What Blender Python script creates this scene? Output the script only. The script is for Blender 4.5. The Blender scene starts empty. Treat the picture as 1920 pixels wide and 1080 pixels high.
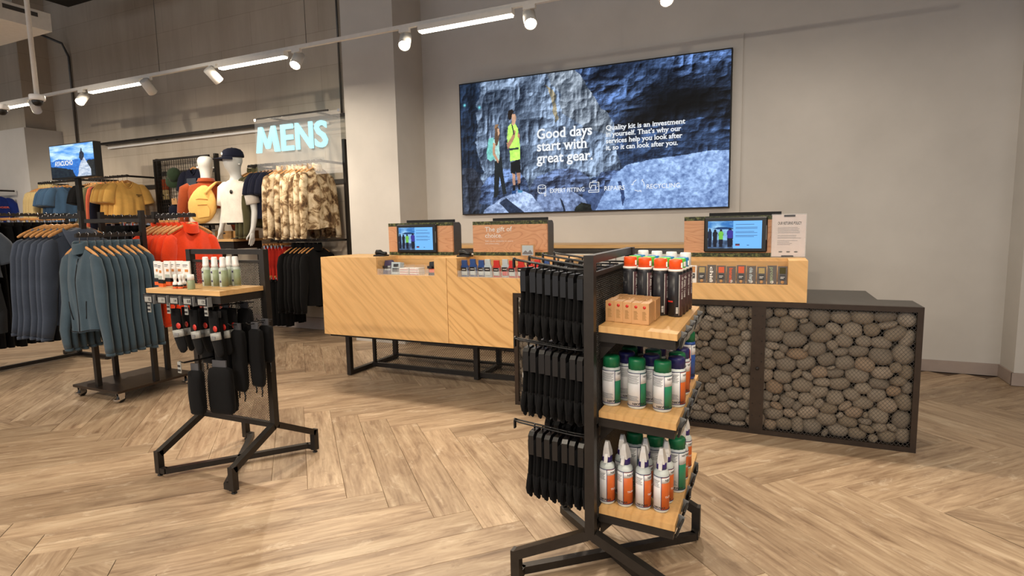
import bpy, math, random
import numpy as np
from mathutils import Vector, Matrix

sc = bpy.context.scene
COL = sc.collection
PI = math.pi
RND = random.Random(11)

# ------------------------------------------------------------------ camera
CAMH = 1.35
F_PX, PITCH, ROLL, YAW = 1065.1765, -0.111704968, 0.0192821416, -0.423114084
_f = Vector((math.sin(YAW)*math.cos(PITCH), math.cos(YAW)*math.cos(PITCH), math.sin(PITCH)))
_r = Vector((math.cos(YAW), -math.sin(YAW), 0)); _d = _f.cross(_r)
_r2 = math.cos(ROLL)*_r + math.sin(ROLL)*_d
_d2 = -math.sin(ROLL)*_r + math.cos(ROLL)*_d
cd = bpy.data.cameras.new('camera'); cam = bpy.data.objects.new('camera', cd); COL.objects.link(cam)
cd.sensor_width = 36.0; cd.sensor_fit = 'HORIZONTAL'; cd.lens = F_PX/1920*36.0
cd.clip_start = .05; cd.clip_end = 100
rot = Matrix((_r2, -_d2, -_f)).transposed()
cam.matrix_world = Matrix.Translation((0, 0, CAMH)) @ rot.to_4x4()
sc.camera = cam

# ------------------------------------------------------------------ world, view
vs = sc.view_settings
vs.view_transform = 'Standard'; vs.look = 'None'; vs.gamma = 1.0; vs.use_curve_mapping = False
vs.exposure = 0.0
w = bpy.data.worlds.new('world'); sc.world = w; w.use_nodes = True
w.node_tree.nodes['Background'].inputs[0].default_value = (.80, .89, 1.0, 1)
w.node_tree.nodes['Background'].inputs[1].default_value = 0.9

# ------------------------------------------------------------------ lamps of the shop (ceiling tracks)
RAIL_Y, RAIL_Z = 4.25, 3.04
WARM = (1.0, .86, .68)
POWER = .48               # common dimmer of the track lamps
def area(name, loc, sx, sy, power, color=WARM, rot=(0, 0, 0), spread=PI):
    l = bpy.data.lights.new(name, 'AREA'); l.shape = 'RECTANGLE'; l.size = sx; l.size_y = sy
    l.energy = power*POWER; l.color = color; l.spread = spread
    o = bpy.data.objects.new(name, l); COL.objects.link(o); o.location = loc; o.rotation_euler = rot
    return o
def spot(name, loc, target, power, angle=50, blend=.6, color=WARM, radius=.035):
    l = bpy.data.lights.new(name, 'SPOT'); l.energy = power*POWER; l.color = color
    l.spot_size = math.radians(angle); l.spot_blend = blend; l.shadow_soft_size = radius
    o = bpy.data.objects.new(name, l); COL.objects.link(o); o.location = loc
    o.rotation_euler = (Vector(target)-Vector(loc)).to_track_quat('-Z', 'Y').to_euler()
    return o
# tracks parallel to the one in view, over the shop floor behind and beside the camera
for ty, pw in ((1.15, 50), (-1.6, 55), (-4.2, 55)):
    for k in range(7):
        area('track_linear_lamp', (-9.6+k*2.15, ty, 3.06), .95, .06, pw)
# spots of those tracks that wash the long wall and the displays
for sx, sy, tx, ty_, tz, pw, an in (
        (-11.0, 1.2, -11.3, 5.7, 1.7, 330, 46), (-8.9, 1.2, -9.3, 5.7, 1.6, 330, 46), (-6.9, 1.2, -7.1, 5.7, 1.6, 330, 46),
        (-5.2, 1.2, -5.2, 5.7, 1.6, 330, 46), (-3.4, 1.2, -4.3, 5.4, 1.2, 230, 46),
        (-2.9, -1.55, -2.7, 3.8, .8, 300, 40), (-.5, -1.55, -1.2, 5.9, 1.1, 300, 46), (.6, -1.55, .6, 5.9, .9, 230, 46),
        (-2.4, -1.55, -3.4, 2.6, .3, 190, 46), (-.1, -1.55, -.5, 2.0, .4, 160, 46), (-5.0, -1.55, -5.0, 2.9, .8, 260, 46),
        (-1.3, -1.6, -1.7, 2.2, 0, 170, 56), (.9, 1.2, .6, 2.4, 0, 150, 60)):
    spot('track_spot_lamp', (sx, sy, 3.0), (tx, ty_, tz), pw, an)

# ------------------------------------------------------------------ pixel rays on real planes (placing)
def ray(px, py): return _r2*((px-960)/F_PX) + _d2*((py-540)/F_PX) + _f
def onY(px, py, Y):
    d = ray(px, py); return Vector((0, 0, CAMH)) + d*(Y/d.y)
def onX(px, py, X):
    d = ray(px, py); return Vector((0, 0, CAMH)) + d*(X/d.x)
def onZ(px, py, Z=0.0):
    d = ray(px, py); return Vector((0, 0, CAMH)) + d*((Z-CAMH)/d.z)

# ------------------------------------------------------------------ materials
def lin(c):
    c = c/255.0
    return c/12.92 if c <= .04045 else ((c+.055)/1.055)**2.4
def rgb(r, g, b): return (lin(r), lin(g), lin(b), 1)
def nodes(name):
    m = bpy.data.materials.new(name); m.use_nodes = True
    nt = m.node_tree; b = nt.nodes['Principled BSDF']
    return m, nt, b
def N(nt, t, **kw):
    n = nt.nodes.new(t)
    for k, v in kw.items():
        if k in n.inputs: n.inputs[k].default_value = v
        else: setattr(n, k, v)
    return n
def L(nt, a, b): nt.links.new(a, b)
def ramp(nt, fac, stops):
    r = nt.nodes.new('ShaderNodeValToRGB'); e = r.color_ramp.elements
    e[0].position, e[0].color = stops[0]; e[1].position, e[1].color = stops[-1]
    for p, c in stops[1:-1]:
        x = e.new(p); x.color = c
    L(nt, fac, r.inputs[0]); return r
def mix(nt, fac, a, b, mode='MIX'):
    n = nt.nodes.new('ShaderNodeMix'); n.data_type = 'RGBA'; n.blend_type = mode
    for s, v in ((0, fac), (6, a), (7, b)):
        if isinstance(v, (int, float)): n.inputs[s].default_value = v
        elif isinstance(v, tuple): n.inputs[s].default_value = v
        else: L(nt, v, n.inputs[s])
    return n.outputs[2]
def coords(nt, scale=(1, 1, 1), rot=(0, 0, 0), kind='Object'):
    t = N(nt, 'ShaderNodeTexCoord'); mp = N(nt, 'ShaderNodeMapping')
    src = t.outputs[kind]
    if any(rot):
        m0 = N(nt, 'ShaderNodeMapping'); L(nt, src, m0.inputs[0]); m0.inputs['Rotation'].default_value = rot; src = m0.outputs[0]
    L(nt, src, mp.inputs[0]); mp.inputs['Scale'].default_value = scale
    return mp.outputs[0]
def noise(nt, vec, scale=5, detail=4, rough=.55, dist=0):
    n = N(nt, 'ShaderNodeTexNoise'); L(nt, vec, n.inputs['Vector'])
    n.inputs['Scale'].default_value = scale; n.inputs['Detail'].default_value = detail
    n.inputs['Roughness'].default_value = rough; n.inputs['Distortion'].default_value = dist
    return n.outputs[0]
def bump(nt, b, h, strength=.2, dist=.01):
    n = N(nt, 'ShaderNodeBump'); n.inputs['Strength'].default_value = strength; n.inputs['Distance'].default_value = dist
    L(nt, h, n.inputs['Height']); L(nt, n.outputs[0], b.inputs['Normal'])
def dim(c, k): return (c[0]*k, c[1]*k, c[2]*k, 1)
def plain(name, c, rough=.5, metal=0, var=.12, scale=30, bmp=.05, spec=.5):
    m, nt, b = nodes(name)
    n = noise(nt, coords(nt), scale, 3)
    L(nt, ramp(nt, n, [(.3, dim(c, 1-var)), (.7, dim(c, 1+var))]).outputs[0], b.inputs['Base Color'])
    b.inputs['Roughness'].default_value = rough; b.inputs['Metallic'].default_value = metal
    b.inputs['Specular IOR Level'].default_value = spec
    if bmp: bump(nt, b, n, bmp, .003)
    return m
def cloth(name, c, rough=.9, weave=260, var=.18):
    m, nt, b = nodes(name); v = coords(nt)
    big = noise(nt, v, 7, 3); fine = noise(nt, v, weave, 2)
    base = ramp(nt, big, [(.3, dim(c, 1-var)), (.7, dim(c, 1+var))]).outputs[0]
    L(nt, mix(nt, .35, base, ramp(nt, fine, [(.3, dim(c, .7)), (.7, dim(c, 1.3))]).outputs[0]), b.inputs['Base Color'])
    b.inputs['Roughness'].default_value = rough; b.inputs['Sheen Weight'].default_value = .15 if c[1] > .02 else .03
    b.inputs['Specular IOR Level'].default_value = .2
    bump(nt, b, fine, .15, .002); return m
def emit(name, c, s=1.0):
    m, nt, b = nodes(name)
    b.inputs['Base Color'].default_value = (0.01, .01, .01, 1); b.inputs['Roughness'].default_value = .3
    b.inputs['Emission Color'].default_value = c; b.inputs['Emission Strength'].default_value = s
    return m
def glass(name, c=(1, 1, 1, 1), alpha=.12, rough=.05):
    m, nt, b = nodes(name)
    b.inputs['Base Color'].default_value = c; b.inputs['Alpha'].default_value = alpha; b.inputs['Roughness'].default_value = rough
    return m
def picture(name, s=1.0):            # a lit screen showing the mesh's own colour attribute
    m, nt, b = nodes(name); a = N(nt, 'ShaderNodeVertexColor'); a.layer_name = 'picture'
    b.inputs['Base Color'].default_value = (.004, .004, .004, 1); b.inputs['Roughness'].default_value = .5; b.inputs['Specular IOR Level'].default_value = .12
    L(nt, a.outputs[0], b.inputs['Emission Color']); b.inputs['Emission Strength'].default_value = s
    return m
def wood(name, c, dark, rot=(0, 0, 0), scale=9, stretch=(1, 1, .16), dist=5, rough=.45, amount=.55):
    m, nt, b = nodes(name); v = coords(nt, stretch, rot)
    n1 = noise(nt, v, 2.2, 2, .5)
    wv = N(nt, 'ShaderNodeTexWave'); wv.wave_type = 'BANDS'; wv.bands_direction = 'X'
    mx = N(nt, 'ShaderNodeVectorMath'); mx.operation = 'ADD'
    sc_ = N(nt, 'ShaderNodeVectorMath'); sc_.operation = 'SCALE'; sc_.inputs[3].default_value = .33
    cb = N(nt, 'ShaderNodeCombineXYZ'); L(nt, n1, cb.inputs[0]); L(nt, cb.outputs[0], sc_.inputs[0])
    L(nt, v, mx.inputs[0]); L(nt, sc_.outputs[0], mx.inputs[1]); L(nt, mx.outputs[0], wv.inputs['Vector'])
    wv.inputs['Scale'].default_value = scale; wv.inputs['Distortion'].default_value = dist
    wv.inputs['Detail'].default_value = 2.5; wv.inputs['Detail Scale'].default_value = 1.2
    fine = noise(nt, coords(nt, (60, 60, 5), rot), 1.0, 3)
    g = ramp(nt, wv.outputs['Fac'], [(0, dark), (.28, c), (1, dim(c, 1.06))]).outputs[0]
    f = ramp(nt, fine, [(.3, dim(c, .82)), (.75, dim(c, 1.1))]).outputs[0]
    L(nt, mix(nt, 1-amount, g, f), b.inputs['Base Color'])
    b.inputs['Roughness'].default_value = rough; bump(nt, b, fine, .08, .002)
    return m
def plaster(name, c, joints=False, rough=.85):
    m, nt, b = nodes(name); v = coords(nt)
    big = noise(nt, v, .9, 5, .6); fine = noise(nt, v, 60, 3)
    col = ramp(nt, big, [(.3, dim(c, .90)), (.7, dim(c, 1.07))]).outputs[0]
    if joints:                       # cast concrete: faint board joints and stains
        br = N(nt, 'ShaderNodeTexBrick'); L(nt, coords(nt, (1, 1, 1), (PI/2, 0, 0)), br.inputs['Vector'])
        br.inputs['Scale'].default_value = 1.0; br.inputs['Brick Width'].default_value = 1.15; br.inputs['Row Height'].default_value = .42
        br.inputs['Mortar Size'].default_value = .006; br.inputs['Mortar Smooth'].default_value = .6
        br.inputs['Color1'].default_value = (1, 1, 1, 1); br.inputs['Color2'].default_value = (.93, .93, .92, 1); br.inputs['Mortar'].default_value = (.80, .78, .76, 1)
        col = mix(nt, 1.0, col, br.outputs[0], 'MULTIPLY')
        st = noise(nt, coords(nt, (2.2, 1, .25)), 1.6, 5, .65)
        col = mix(nt, 1.0, col, ramp(nt, st, [(.35, (.86, .84, .82, 1)), (.6, (1, 1, 1, 1))]).outputs[0], 'MULTIPLY')
    L(nt, col, b.inputs['Base Color']); b.inputs['Roughness'].default_value = rough
    bump(nt, b, fine, .06, .002); return m

M = {}
M['steel'] = plain('dark_steel', rgb(50, 46, 43), .42, .55, .1, 40)
M['steel_plate'] = plain('bronze_steel_plate', rgb(62, 52, 45), .38, .6, .12, 20)
M['gunmetal'] = plain('gunmetal', rgb(92, 89, 86), .4, .7, .08, 30)
M['black'] = plain('black_plastic', rgb(20, 20, 21), .38, 0, .1, 60)
M['matblack'] = plain('matt_black', rgb(26, 26, 27), .75, 0, .15, 60)
M['chrome'] = plain('chrome', rgb(205, 205, 208), .18, 1, .05, 40)
M['white'] = plain('white_paint', rgb(222, 219, 213), .5, 0, .04, 20)
M['whiteplastic'] = plain('white_plastic', rgb(232, 230, 228), .35, 0, .03, 20)
M['concrete'] = plaster('concrete_wall', rgb(196, 184, 168), True)
M['plaster'] = plaster('painted_plaster', rgb(205, 201, 196))
M['pillarpaint'] = plaster('pillar_paint', rgb(208, 203, 196))
M['skirting'] = plain('skirting_paint', rgb(165, 150, 142), .5, 0, .05, 10)
M['ceiling'] = plain('dark_ceiling', rgb(70, 66, 62), .9, 0, .1, 5)
M['ash'] = wood('ash_veneer', rgb(228, 183, 122), rgb(208, 159, 98), (0, math.radians(48), 0), 4.2, (1, 1, .13), 7.5, .45, .42)
M['ash2'] = wood('ash_veneer_bold', rgb(228, 182, 120), rgb(196, 144, 84), (0, math.radians(52), 0), 4.6, (1, 1, .24), 12, .45, .58)
M['shelfwood'] = wood('oak_shelf', rgb(208, 165, 108), rgb(188, 140, 82), (0, 0, PI/2), 9, (1, .14, 1), 3, .4, .4)
M['shelfwoodx'] = wood('oak_shelf_along', rgb(212, 170, 114), rgb(192, 146, 88), (0, PI/2, 0), 9, (1, 1, .14), 3, .4, .4)
M['birch'] = wood('hanger_wood', rgb(206, 150, 92), rgb(180, 120, 66), (0, 0, 0), 14, (1, 1, 1), 2, .4, .4)
M['brownwood'] = wood('brown_wood', rgb(168, 128, 76), rgb(140, 100, 54), (0, PI/2, 0), 9, (1, 1, .14), 3, .5, .4)
def plyboard():
    m, nt, b = nodes('plywood_rings'); v = coords(nt, (1, 1, 2.6))
    n = noise(nt, v, 2.1, 2, .45, .4)
    mt = N(nt, 'ShaderNodeMath'); mt.operation = 'MULTIPLY'; mt.inputs[1].default_value = 20; L(nt, n, mt.inputs[0])
    fr = N(nt, 'ShaderNodeMath'); fr.operation = 'FRACT'; L(nt, mt.outputs[0], fr.inputs[0])
    g = ramp(nt, fr.outputs[0], [(0, rgb(178, 118, 80)), (.14, rgb(212, 156, 114)), (.8, rgb(220, 168, 128)), (1, rgb(205, 148, 106))]).outputs[0]
    f = ramp(nt, noise(nt, coords(nt, (4, 4, 60)), 4, 3), [(.3, rgb(196, 138, 98)), (.7, rgb(222, 172, 132))]).outputs[0]
    L(nt, mix(nt, .35, g, f), b.inputs['Base Color']); b.inputs['Roughness'].default_value = .5
    return m
M['ply'] = plyboard()
def moss():
    m, nt, b = nodes('woodland_print'); v = coords(nt)
    L(nt, ramp(nt, noise(nt, v, 42, 4, .7), [(.36, rgb(16, 18, 12)), (.5, rgb(52, 62, 30)), (.62, rgb(118, 122, 70)), (.75, rgb(70, 86, 40))]).outputs[0], b.inputs['Base Color'])
    b.inputs['Roughness'].default_value = .6; return m
M['moss'] = moss()
def plank_mat():
    m, nt, b = nodes('plank_vinyl')
    oi = N(nt, 'ShaderNodeObjectInfo'); t = N(nt, 'ShaderNodeTexCoord')
    ad = N(nt, 'ShaderNodeVectorMath'); ad.operation = 'ADD'
    sc2 = N(nt, 'ShaderNodeVectorMath'); sc2.operation = 'SCALE'; sc2.inputs[3].default_value = 37.0
    cb = N(nt, 'ShaderNodeCombineXYZ'); L(nt, oi.outputs['Random'], cb.inputs[0]); L(nt, oi.outputs['Random'], cb.inputs[1])
    L(nt, cb.outputs[0], sc2.inputs[0]); L(nt, t.outputs['Object'], ad.inputs[0]); L(nt, sc2.outputs[0], ad.inputs[1])
    def mp(s):
        q = N(nt, 'ShaderNodeMapping'); L(nt, ad.outputs[0], q.inputs[0]); q.inputs['Scale'].default_value = s; return q.outputs[0]
    a = noise(nt, mp((1.0, 6.5, 1)), 1.7, 6, .66, .9)
    bb = noise(nt, mp((3, 42, 1)), 1.4, 4, .6, .3)
    blot = noise(nt, mp((4, 8, 1)), 1.5, 5, .7, .5)
    c1 = ramp(nt, a, [(.33, rgb(122, 97, 75)), (.45, rgb(164, 139, 113)), (.58, rgb(188, 164, 136)), (.68, rgb(212, 192, 165))]).outputs[0]
    c2 = ramp(nt, bb, [(.32, rgb(124, 98, 76)), (.62, rgb(202, 179, 152))]).outputs[0]
    c = mix(nt, .34, c1, c2)
    c = mix(nt, ramp(nt, blot, [(.58, (0, 0, 0, 1)), (.68, (.45, .45, .45, 1))]).outputs[0], c, rgb(224, 207, 184))
    c = mix(nt, ramp(nt, blot, [(.3, (.5, .5, .5, 1)), (.42, (0, 0, 0, 1))]).outputs[0], c, rgb(120, 94, 73))
    tone = ramp(nt, oi.outputs['Random'], [(0, (.74, .72, .70, 1)), (.35, (.93, .92, .91, 1)), (1, (1.10, 1.09, 1.08, 1))]).outputs[0]
    L(nt, mix(nt, 1.0, c, tone, 'MULTIPLY'), b.inputs['Base Color'])
    b.inputs['Roughness'].default_value = .42; b.inputs['Specular IOR Level'].default_value = .4
    bump(nt, b, bb, .06, .002); return m
M['plank'] = plank_mat()
M['subfloor'] = plain('floor_joint', rgb(96, 78, 64), .9)
def stone_mat():
    m, nt, b = nodes('river_stone'); oi = N(nt, 'ShaderNodeObjectInfo'); v = coords(nt)
    base = ramp(nt, oi.outputs['Random'], [(0, rgb(118, 108, 96)), (.3, rgb(144, 133, 120)), (.6, rgb(130, 116, 98)), (.8, rgb(160, 150, 138)), (1, rgb(146, 122, 98))]).outputs[0]
    n = noise(nt, v, 26, 5, .65)
    L(nt, mix(nt, 1.0, base, ramp(nt, n, [(.3, (.78, .76, .73, 1)), (.7, (1.1, 1.1, 1.08, 1))]).outputs[0], 'MULTIPLY'), b.inputs['Base Color'])
    b.inputs['Roughness'].default_value = .75; bump(nt, b, n, .25, .004); return m
M['stone'] = stone_mat()
def camo_mat():
    m, nt, b = nodes('camouflage_fleece'); v0 = coords(nt); oi = N(nt, 'ShaderNodeObjectInfo'); av = N(nt, 'ShaderNodeVectorMath'); av.operation = 'ADD'; L(nt, v0, av.inputs[0]); L(nt, oi.outputs['Location'], av.inputs[1]); v = av.outputs[0]; n = noise(nt, v, 9, 4, .62, .6)
    L(nt, ramp(nt, n, [(.36, rgb(84, 62, 44)), (.45, rgb(140, 112, 80)), (.52, rgb(206, 184, 148)), (.64, rgb(232, 216, 188))]).outputs[0], b.inputs['Base Color'])
    b.inputs['Roughness'].default_value = 1; bump(nt, b, noise(nt, v, 220, 2), .3, .004); return m
M['camo'] = camo_mat()
for k, c in dict(fleece=(62, 79, 91), slate=(60, 68, 83), orange=(226, 66, 28), blackcloth=(12, 12, 14), charcoal=(36, 38, 42), greytee=(70, 78, 90),
                 yellow=(228, 178, 96), bluetee=(58, 84, 112), khaki=(186, 164, 116), royal=(22, 44, 116), navy=(26, 29, 46), olive=(84, 80, 54),
                 red=(190, 46, 34), rust=(150, 66, 30), cream=(226, 216, 198), whitetee=(236, 228, 216), greencap=(52, 68, 48), sling=(232, 186, 106),
                 cuff=(12, 12, 13), pink=(226, 110, 80), olive2=(120, 118, 86)).items():
    M[k] = cloth('cloth_'+k, rgb(*c))
M['mannequin'] = plain('mannequin_white', rgb(205, 205, 202), .45, 0, .03, 8)
for k, c in dict(cap_orange=(236, 84, 28), cap_green=(96, 196, 70), cap_blue=(40, 128, 186), bottlegreen=(12, 108, 66), purple=(52, 34, 112), navyblue=(36, 36, 96),
                 bottle=(206, 214, 212), lab_orange=(204, 98, 40), lab_green=(38, 132, 96), lab_white=(228, 228, 230), canblack=(28, 28, 34),
                 canplum=(78, 54, 58), kraft=(192, 146, 98), redmark=(190, 44, 34), silver=(176, 186, 178), silvergreen=(140, 152, 120), redplastic=(196, 34, 44),
                 blueplastic=(46, 84, 160), paper=(226, 214, 212), greytag=(150, 150, 146), amber=(196, 128, 60), packblue=(44, 78, 140), packred=(200, 50, 44),
                 packclear=(186, 200, 206), packpurple=(66, 58, 92), card=(120, 120, 122), orangepack=(222, 96, 40), ink=(36, 34, 36), foil=(86, 76, 70),
                 jugwhite=(214, 222, 224), cardgrey=(74, 74, 78), clipgrey=(120, 122, 124), brightblue=(30, 110, 190)).items():
    M[k] = plain(k, rgb(*c), .38, 0, .05, 25, 0)
M['gunblack'] = plain('glossy_black_card', rgb(22, 22, 24), .30, 0, .05, 20, 0)
M['glow_text'] = emit('screen_white', rgb(236, 240, 244), 1.0)
M['white_ink'] = plain('white_ink', rgb(238, 236, 232), .5, 0, .02, 10, 0)
M['mens'] = emit('letter_glow', rgb(186, 243, 250), 1.15)
M['lamp_line'] = emit('lamp_diffuser', (1.0, .90, .72, 1), 14)
M['lamp_spot'] = emit('lamp_lens', (1.0, .90, .72, 1), 60)
M['acrylic'] = glass('acrylic', (1, 1, 1, 1), .10)
M['niche_clear'] = glass('clear_plastic', (.9, .93, .95, 1), .12, .1)

# ------------------------------------------------------------------ mesh building
class MB:
    def __init__(s): s.v = []; s.f = []; s.m = []; s.sm = []
    def add(s, vs, fs, m=0, smooth=False):
        o = len(s.v); s.v.extend([tuple(p) for p in vs])
        for f in fs: s.f.append(tuple(i+o for i in f)); s.m.append(m); s.sm.append(smooth)
        return s
    def box(s, x0, x1, y0, y1, z0, z1, m=0, bev=0.0):
        if bev <= 0:
            vs = [(x, y, z) for z in (z0, z1) for y in (y0, y1) for x in (x0, x1)]
            return s.add(vs, [(0, 2, 3, 1), (4, 5, 7, 6), (0, 1, 5, 4), (2, 6, 7, 3), (0, 4, 6, 2), (1, 3, 7, 5)], m)
        b = bev; X = (x0, x0+b, x1-b, x1); 
        ring = [(x0+b, y0), (x1-b, y0), (x1, y0+b), (x1, y1-b), (x1-b, y1), (x0+b, y1), (x0, y1-b), (x0, y0+b)]
        cx, cy = (x0+x1)/2, (y0+y1)/2
        def inset(p): return (min(max(p[0], x0+b), x1-b), min(max(p[1], y0+b), y1-b))
        L0 = [(*inset(p), z0) for p in ring]; L1 = [(*p, z0+b) for p in ring]; L2 = [(*p, z1-b) for p in ring]; L3 = [(*inset(p), z1) for p in ring]
        vs = L0+L1+L2+L3; fs = [tuple(range(7, -1, -1)), tuple(24+i for i in range(8))]
        for k in range(3):
            for i in range(8): j = (i+1) % 8; fs.append((k*8+i, k*8+j, k*8+8+j, k*8+8+i))
        return s.add(vs, fs, m)
    def beam(s, p, q, w, h=None, m=0, up=(0, 0, 1)):
        h = h or w; p, q = Vector(p), Vector(q); d = (q-p).normalized(); u = Vector(up)
        if abs(d.dot(u)) > .98: u = Vector((0, 1, 0))
        a = d.cross(u).normalized()*(w/2); b = a.cross(d).normalized()*(h/2)
        vs = [e+i*a+j*b for e in (p, q) for i, j in ((-1, -1), (1, -1), (1, 1), (-1, 1))]
        return s.add(vs, [(0, 1, 2, 3), (7, 6, 5, 4), (0, 4, 5, 1), (1, 5, 6, 2), (2, 6, 7, 3), (3, 7, 4, 0)], m)
    def tube(s, pts, r, n=8, m=0, cap=True, flat=1.0):
        pts = [Vector(p) for p in pts]; rs = r if isinstance(r, (list, tuple)) else [r]*len(pts)
        rings = []; prev = None
        for i, p in enumerate(pts):
            t = (pts[min(i+1, len(pts)-1)]-pts[max(i-1, 0)]).normalized()
            if prev is None:
                u = Vector((0, 0, 1)) if abs(t.z) < .9 else Vector((0, 1, 0)); a = t.cross(u).normalized()
            else:
                a = (prev-t*prev.dot(t)).normalized()
            prev = a; b = t.cross(a)
            rings.append([p+(a*math.cos(2*PI*k/n)+b*math.sin(2*PI*k/n)*flat)*rs[i] for k in range(n)])
        vs = [v for R in rings for v in R]; fs = []
        for i in range(len(pts)-1):
            for k in range(n): j = (k+1) % n; fs.append((i*n+k, i*n+j, i*n+n+j, i*n+n+k))
        if cap: fs += [tuple(range(n-1, -1, -1)), tuple((len(pts)-1)*n+k for k in range(n))]
        return s.add(vs, fs, m, True)
    def lathe(s, prof, n=20, c=(0, 0, 0), m=0, axis='z', sx=1, sy=1):
        vs = []; fs = []
        for r, z in prof:
            for k in range(n):
                a = 2*PI*k/n; x, y = r*math.sin(a)*sx, -r*math.cos(a)*sy
                p = (x, y, z) if axis == 'z' else ((x, z, -y) if axis == 'y' else (z, x, -y))
                vs.append((p[0]+c[0], p[1]+c[1], p[2]+c[2]))
        for i in range(len(prof)-1):
            for k in range(n): j = (k+1) % n; fs.append((i*n+k, i*n+j, i*n+n+j, i*n+n+k))
        o = len(vs); q = len(prof)-1
        fs += [tuple(range(n-1, -1, -1)), tuple(q*n+k for k in range(n))]
        return s.add(vs, fs, m, True)
    def prism(s, poly, a, b, axis='y', m=0):
        n = len(poly)
        def P(p, t): return {'y': (p[0], t, p[1]), 'z': (p[0], p[1], t), 'x': (t, p[0], p[1])}[axis]
        vs = [P(p, a) for p in poly]+[P(p, b) for p in poly]
        fs = [tuple(range(n)), tuple(range(2*n-1, n-1, -1))]+[(i, (i+1) % n+0, n+(i+1) % n, n+i) for i in range(n)]
        return s.add(vs, fs, m)
    def grid(s, fn, nu, nv, m=0):
        vs = [fn(i/(nu-1), j/(nv-1)) for j in range(nv) for i in range(nu)]
        fs = [(j*nu+i, j*nu+i+1, (j+1)*nu+i+1, (j+1)*nu+i) for j in range(nv-1) for i in range(nu-1)]
        return s.add(vs, fs, m, True)
    def arc(s, r, z0, z1, a0, a1, m=0, n=10, c=(0, 0, 0), t=.0006):
        A = [math.radians(a0+(a1-a0)*k/n) for k in range(n+1)]
        vs = []
        for rr in (r, r+t):
            for z in (z0, z1): vs += [(c[0]+rr*math.sin(a), c[1]-rr*math.cos(a), c[2]+z) for a in A]
        q = n+1; fs = []
        for k in range(n): fs += [(2*q+k, 2*q+k+1, 3*q+k+1, 3*q+k), (k+1, k, q+k, q+k+1), (q+k, 3*q+k, 3*q+k+1, q+k+1), (k, k+1, 2*q+k+1, 2*q+k)]
        return s.add(vs, fs, m, True)
    def xf(s, mat): s.v = [tuple(mat @ Vector(p)) for p in s.v]; return s
    def mesh(s, name, mats):
        me = bpy.data.meshes.new(name); me.from_pydata(s.v, [], s.f)
        for q in (mats if isinstance(mats, (list, tuple)) else [mats]): me.materials.append(M[q] if isinstance(q, str) else q)
        me.polygons.foreach_set('material_index', s.m); me.polygons.foreach_set('use_smooth', s.sm)
        me.validate(); me.update(); return me
    def build(s, name, mats, parent=None, loc=(0, 0, 0), rot=(0, 0, 0)):
        return put(s.mesh(name, mats), name, parent, loc, rot)
def put(me, name, parent=None, loc=(0, 0, 0), rot=(0, 0, 0)):
    o = bpy.data.objects.new(name, me); COL.objects.link(o); o.parent = parent
    o.location = loc; o.rotation_euler = rot; return o
def tag(o, label, cat, group=None):
    o['label'] = label; o['category'] = cat
    if group: o['group'] = group
    return o
def thing(name, label, cat, loc=(0, 0, 0), rz=0, group=None):
    o = bpy.data.objects.new(name, None); COL.objects.link(o); o.location = loc; o.rotation_euler = (0, 0, rz)
    o.empty_display_size = .05
    return tag(o, label, cat, group)
def struct(o): o['kind'] = 'structure'; return o
def stuff(o): o['kind'] = 'stuff'; return o
KIDS = {}
def kids(o): return [c for c in bpy.data.objects if c.parent == o]
def dup(root, loc, rz=None, label=None, group=None, scale=None, tree=None):
    r = root.copy(); COL.objects.link(r); r.location = loc
    if rz is not None: r.rotation_euler = (0, 0, rz)
    if scale: r.scale = scale
    if label: r['label'] = label
    if group: r['group'] = group
    for ch, gs in (tree or TREE(root)):
        c = ch.copy(); COL.objects.link(c); c.parent = r
        for g in gs:
            d = g.copy(); COL.objects.link(d); d.parent = c
    return r
def TREE(root): return [(c, kids(c)) for c in kids(root)]
ORD = ['', 'second', 'third', 'fourth', 'fifth', 'sixth', 'seventh', 'eighth', 'ninth', 'tenth', 'eleventh', 'twelfth']
def nth(i, frm): return ('at the '+frm) if i == 0 else '%s from the %s' % (ORD[i], frm)

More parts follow.
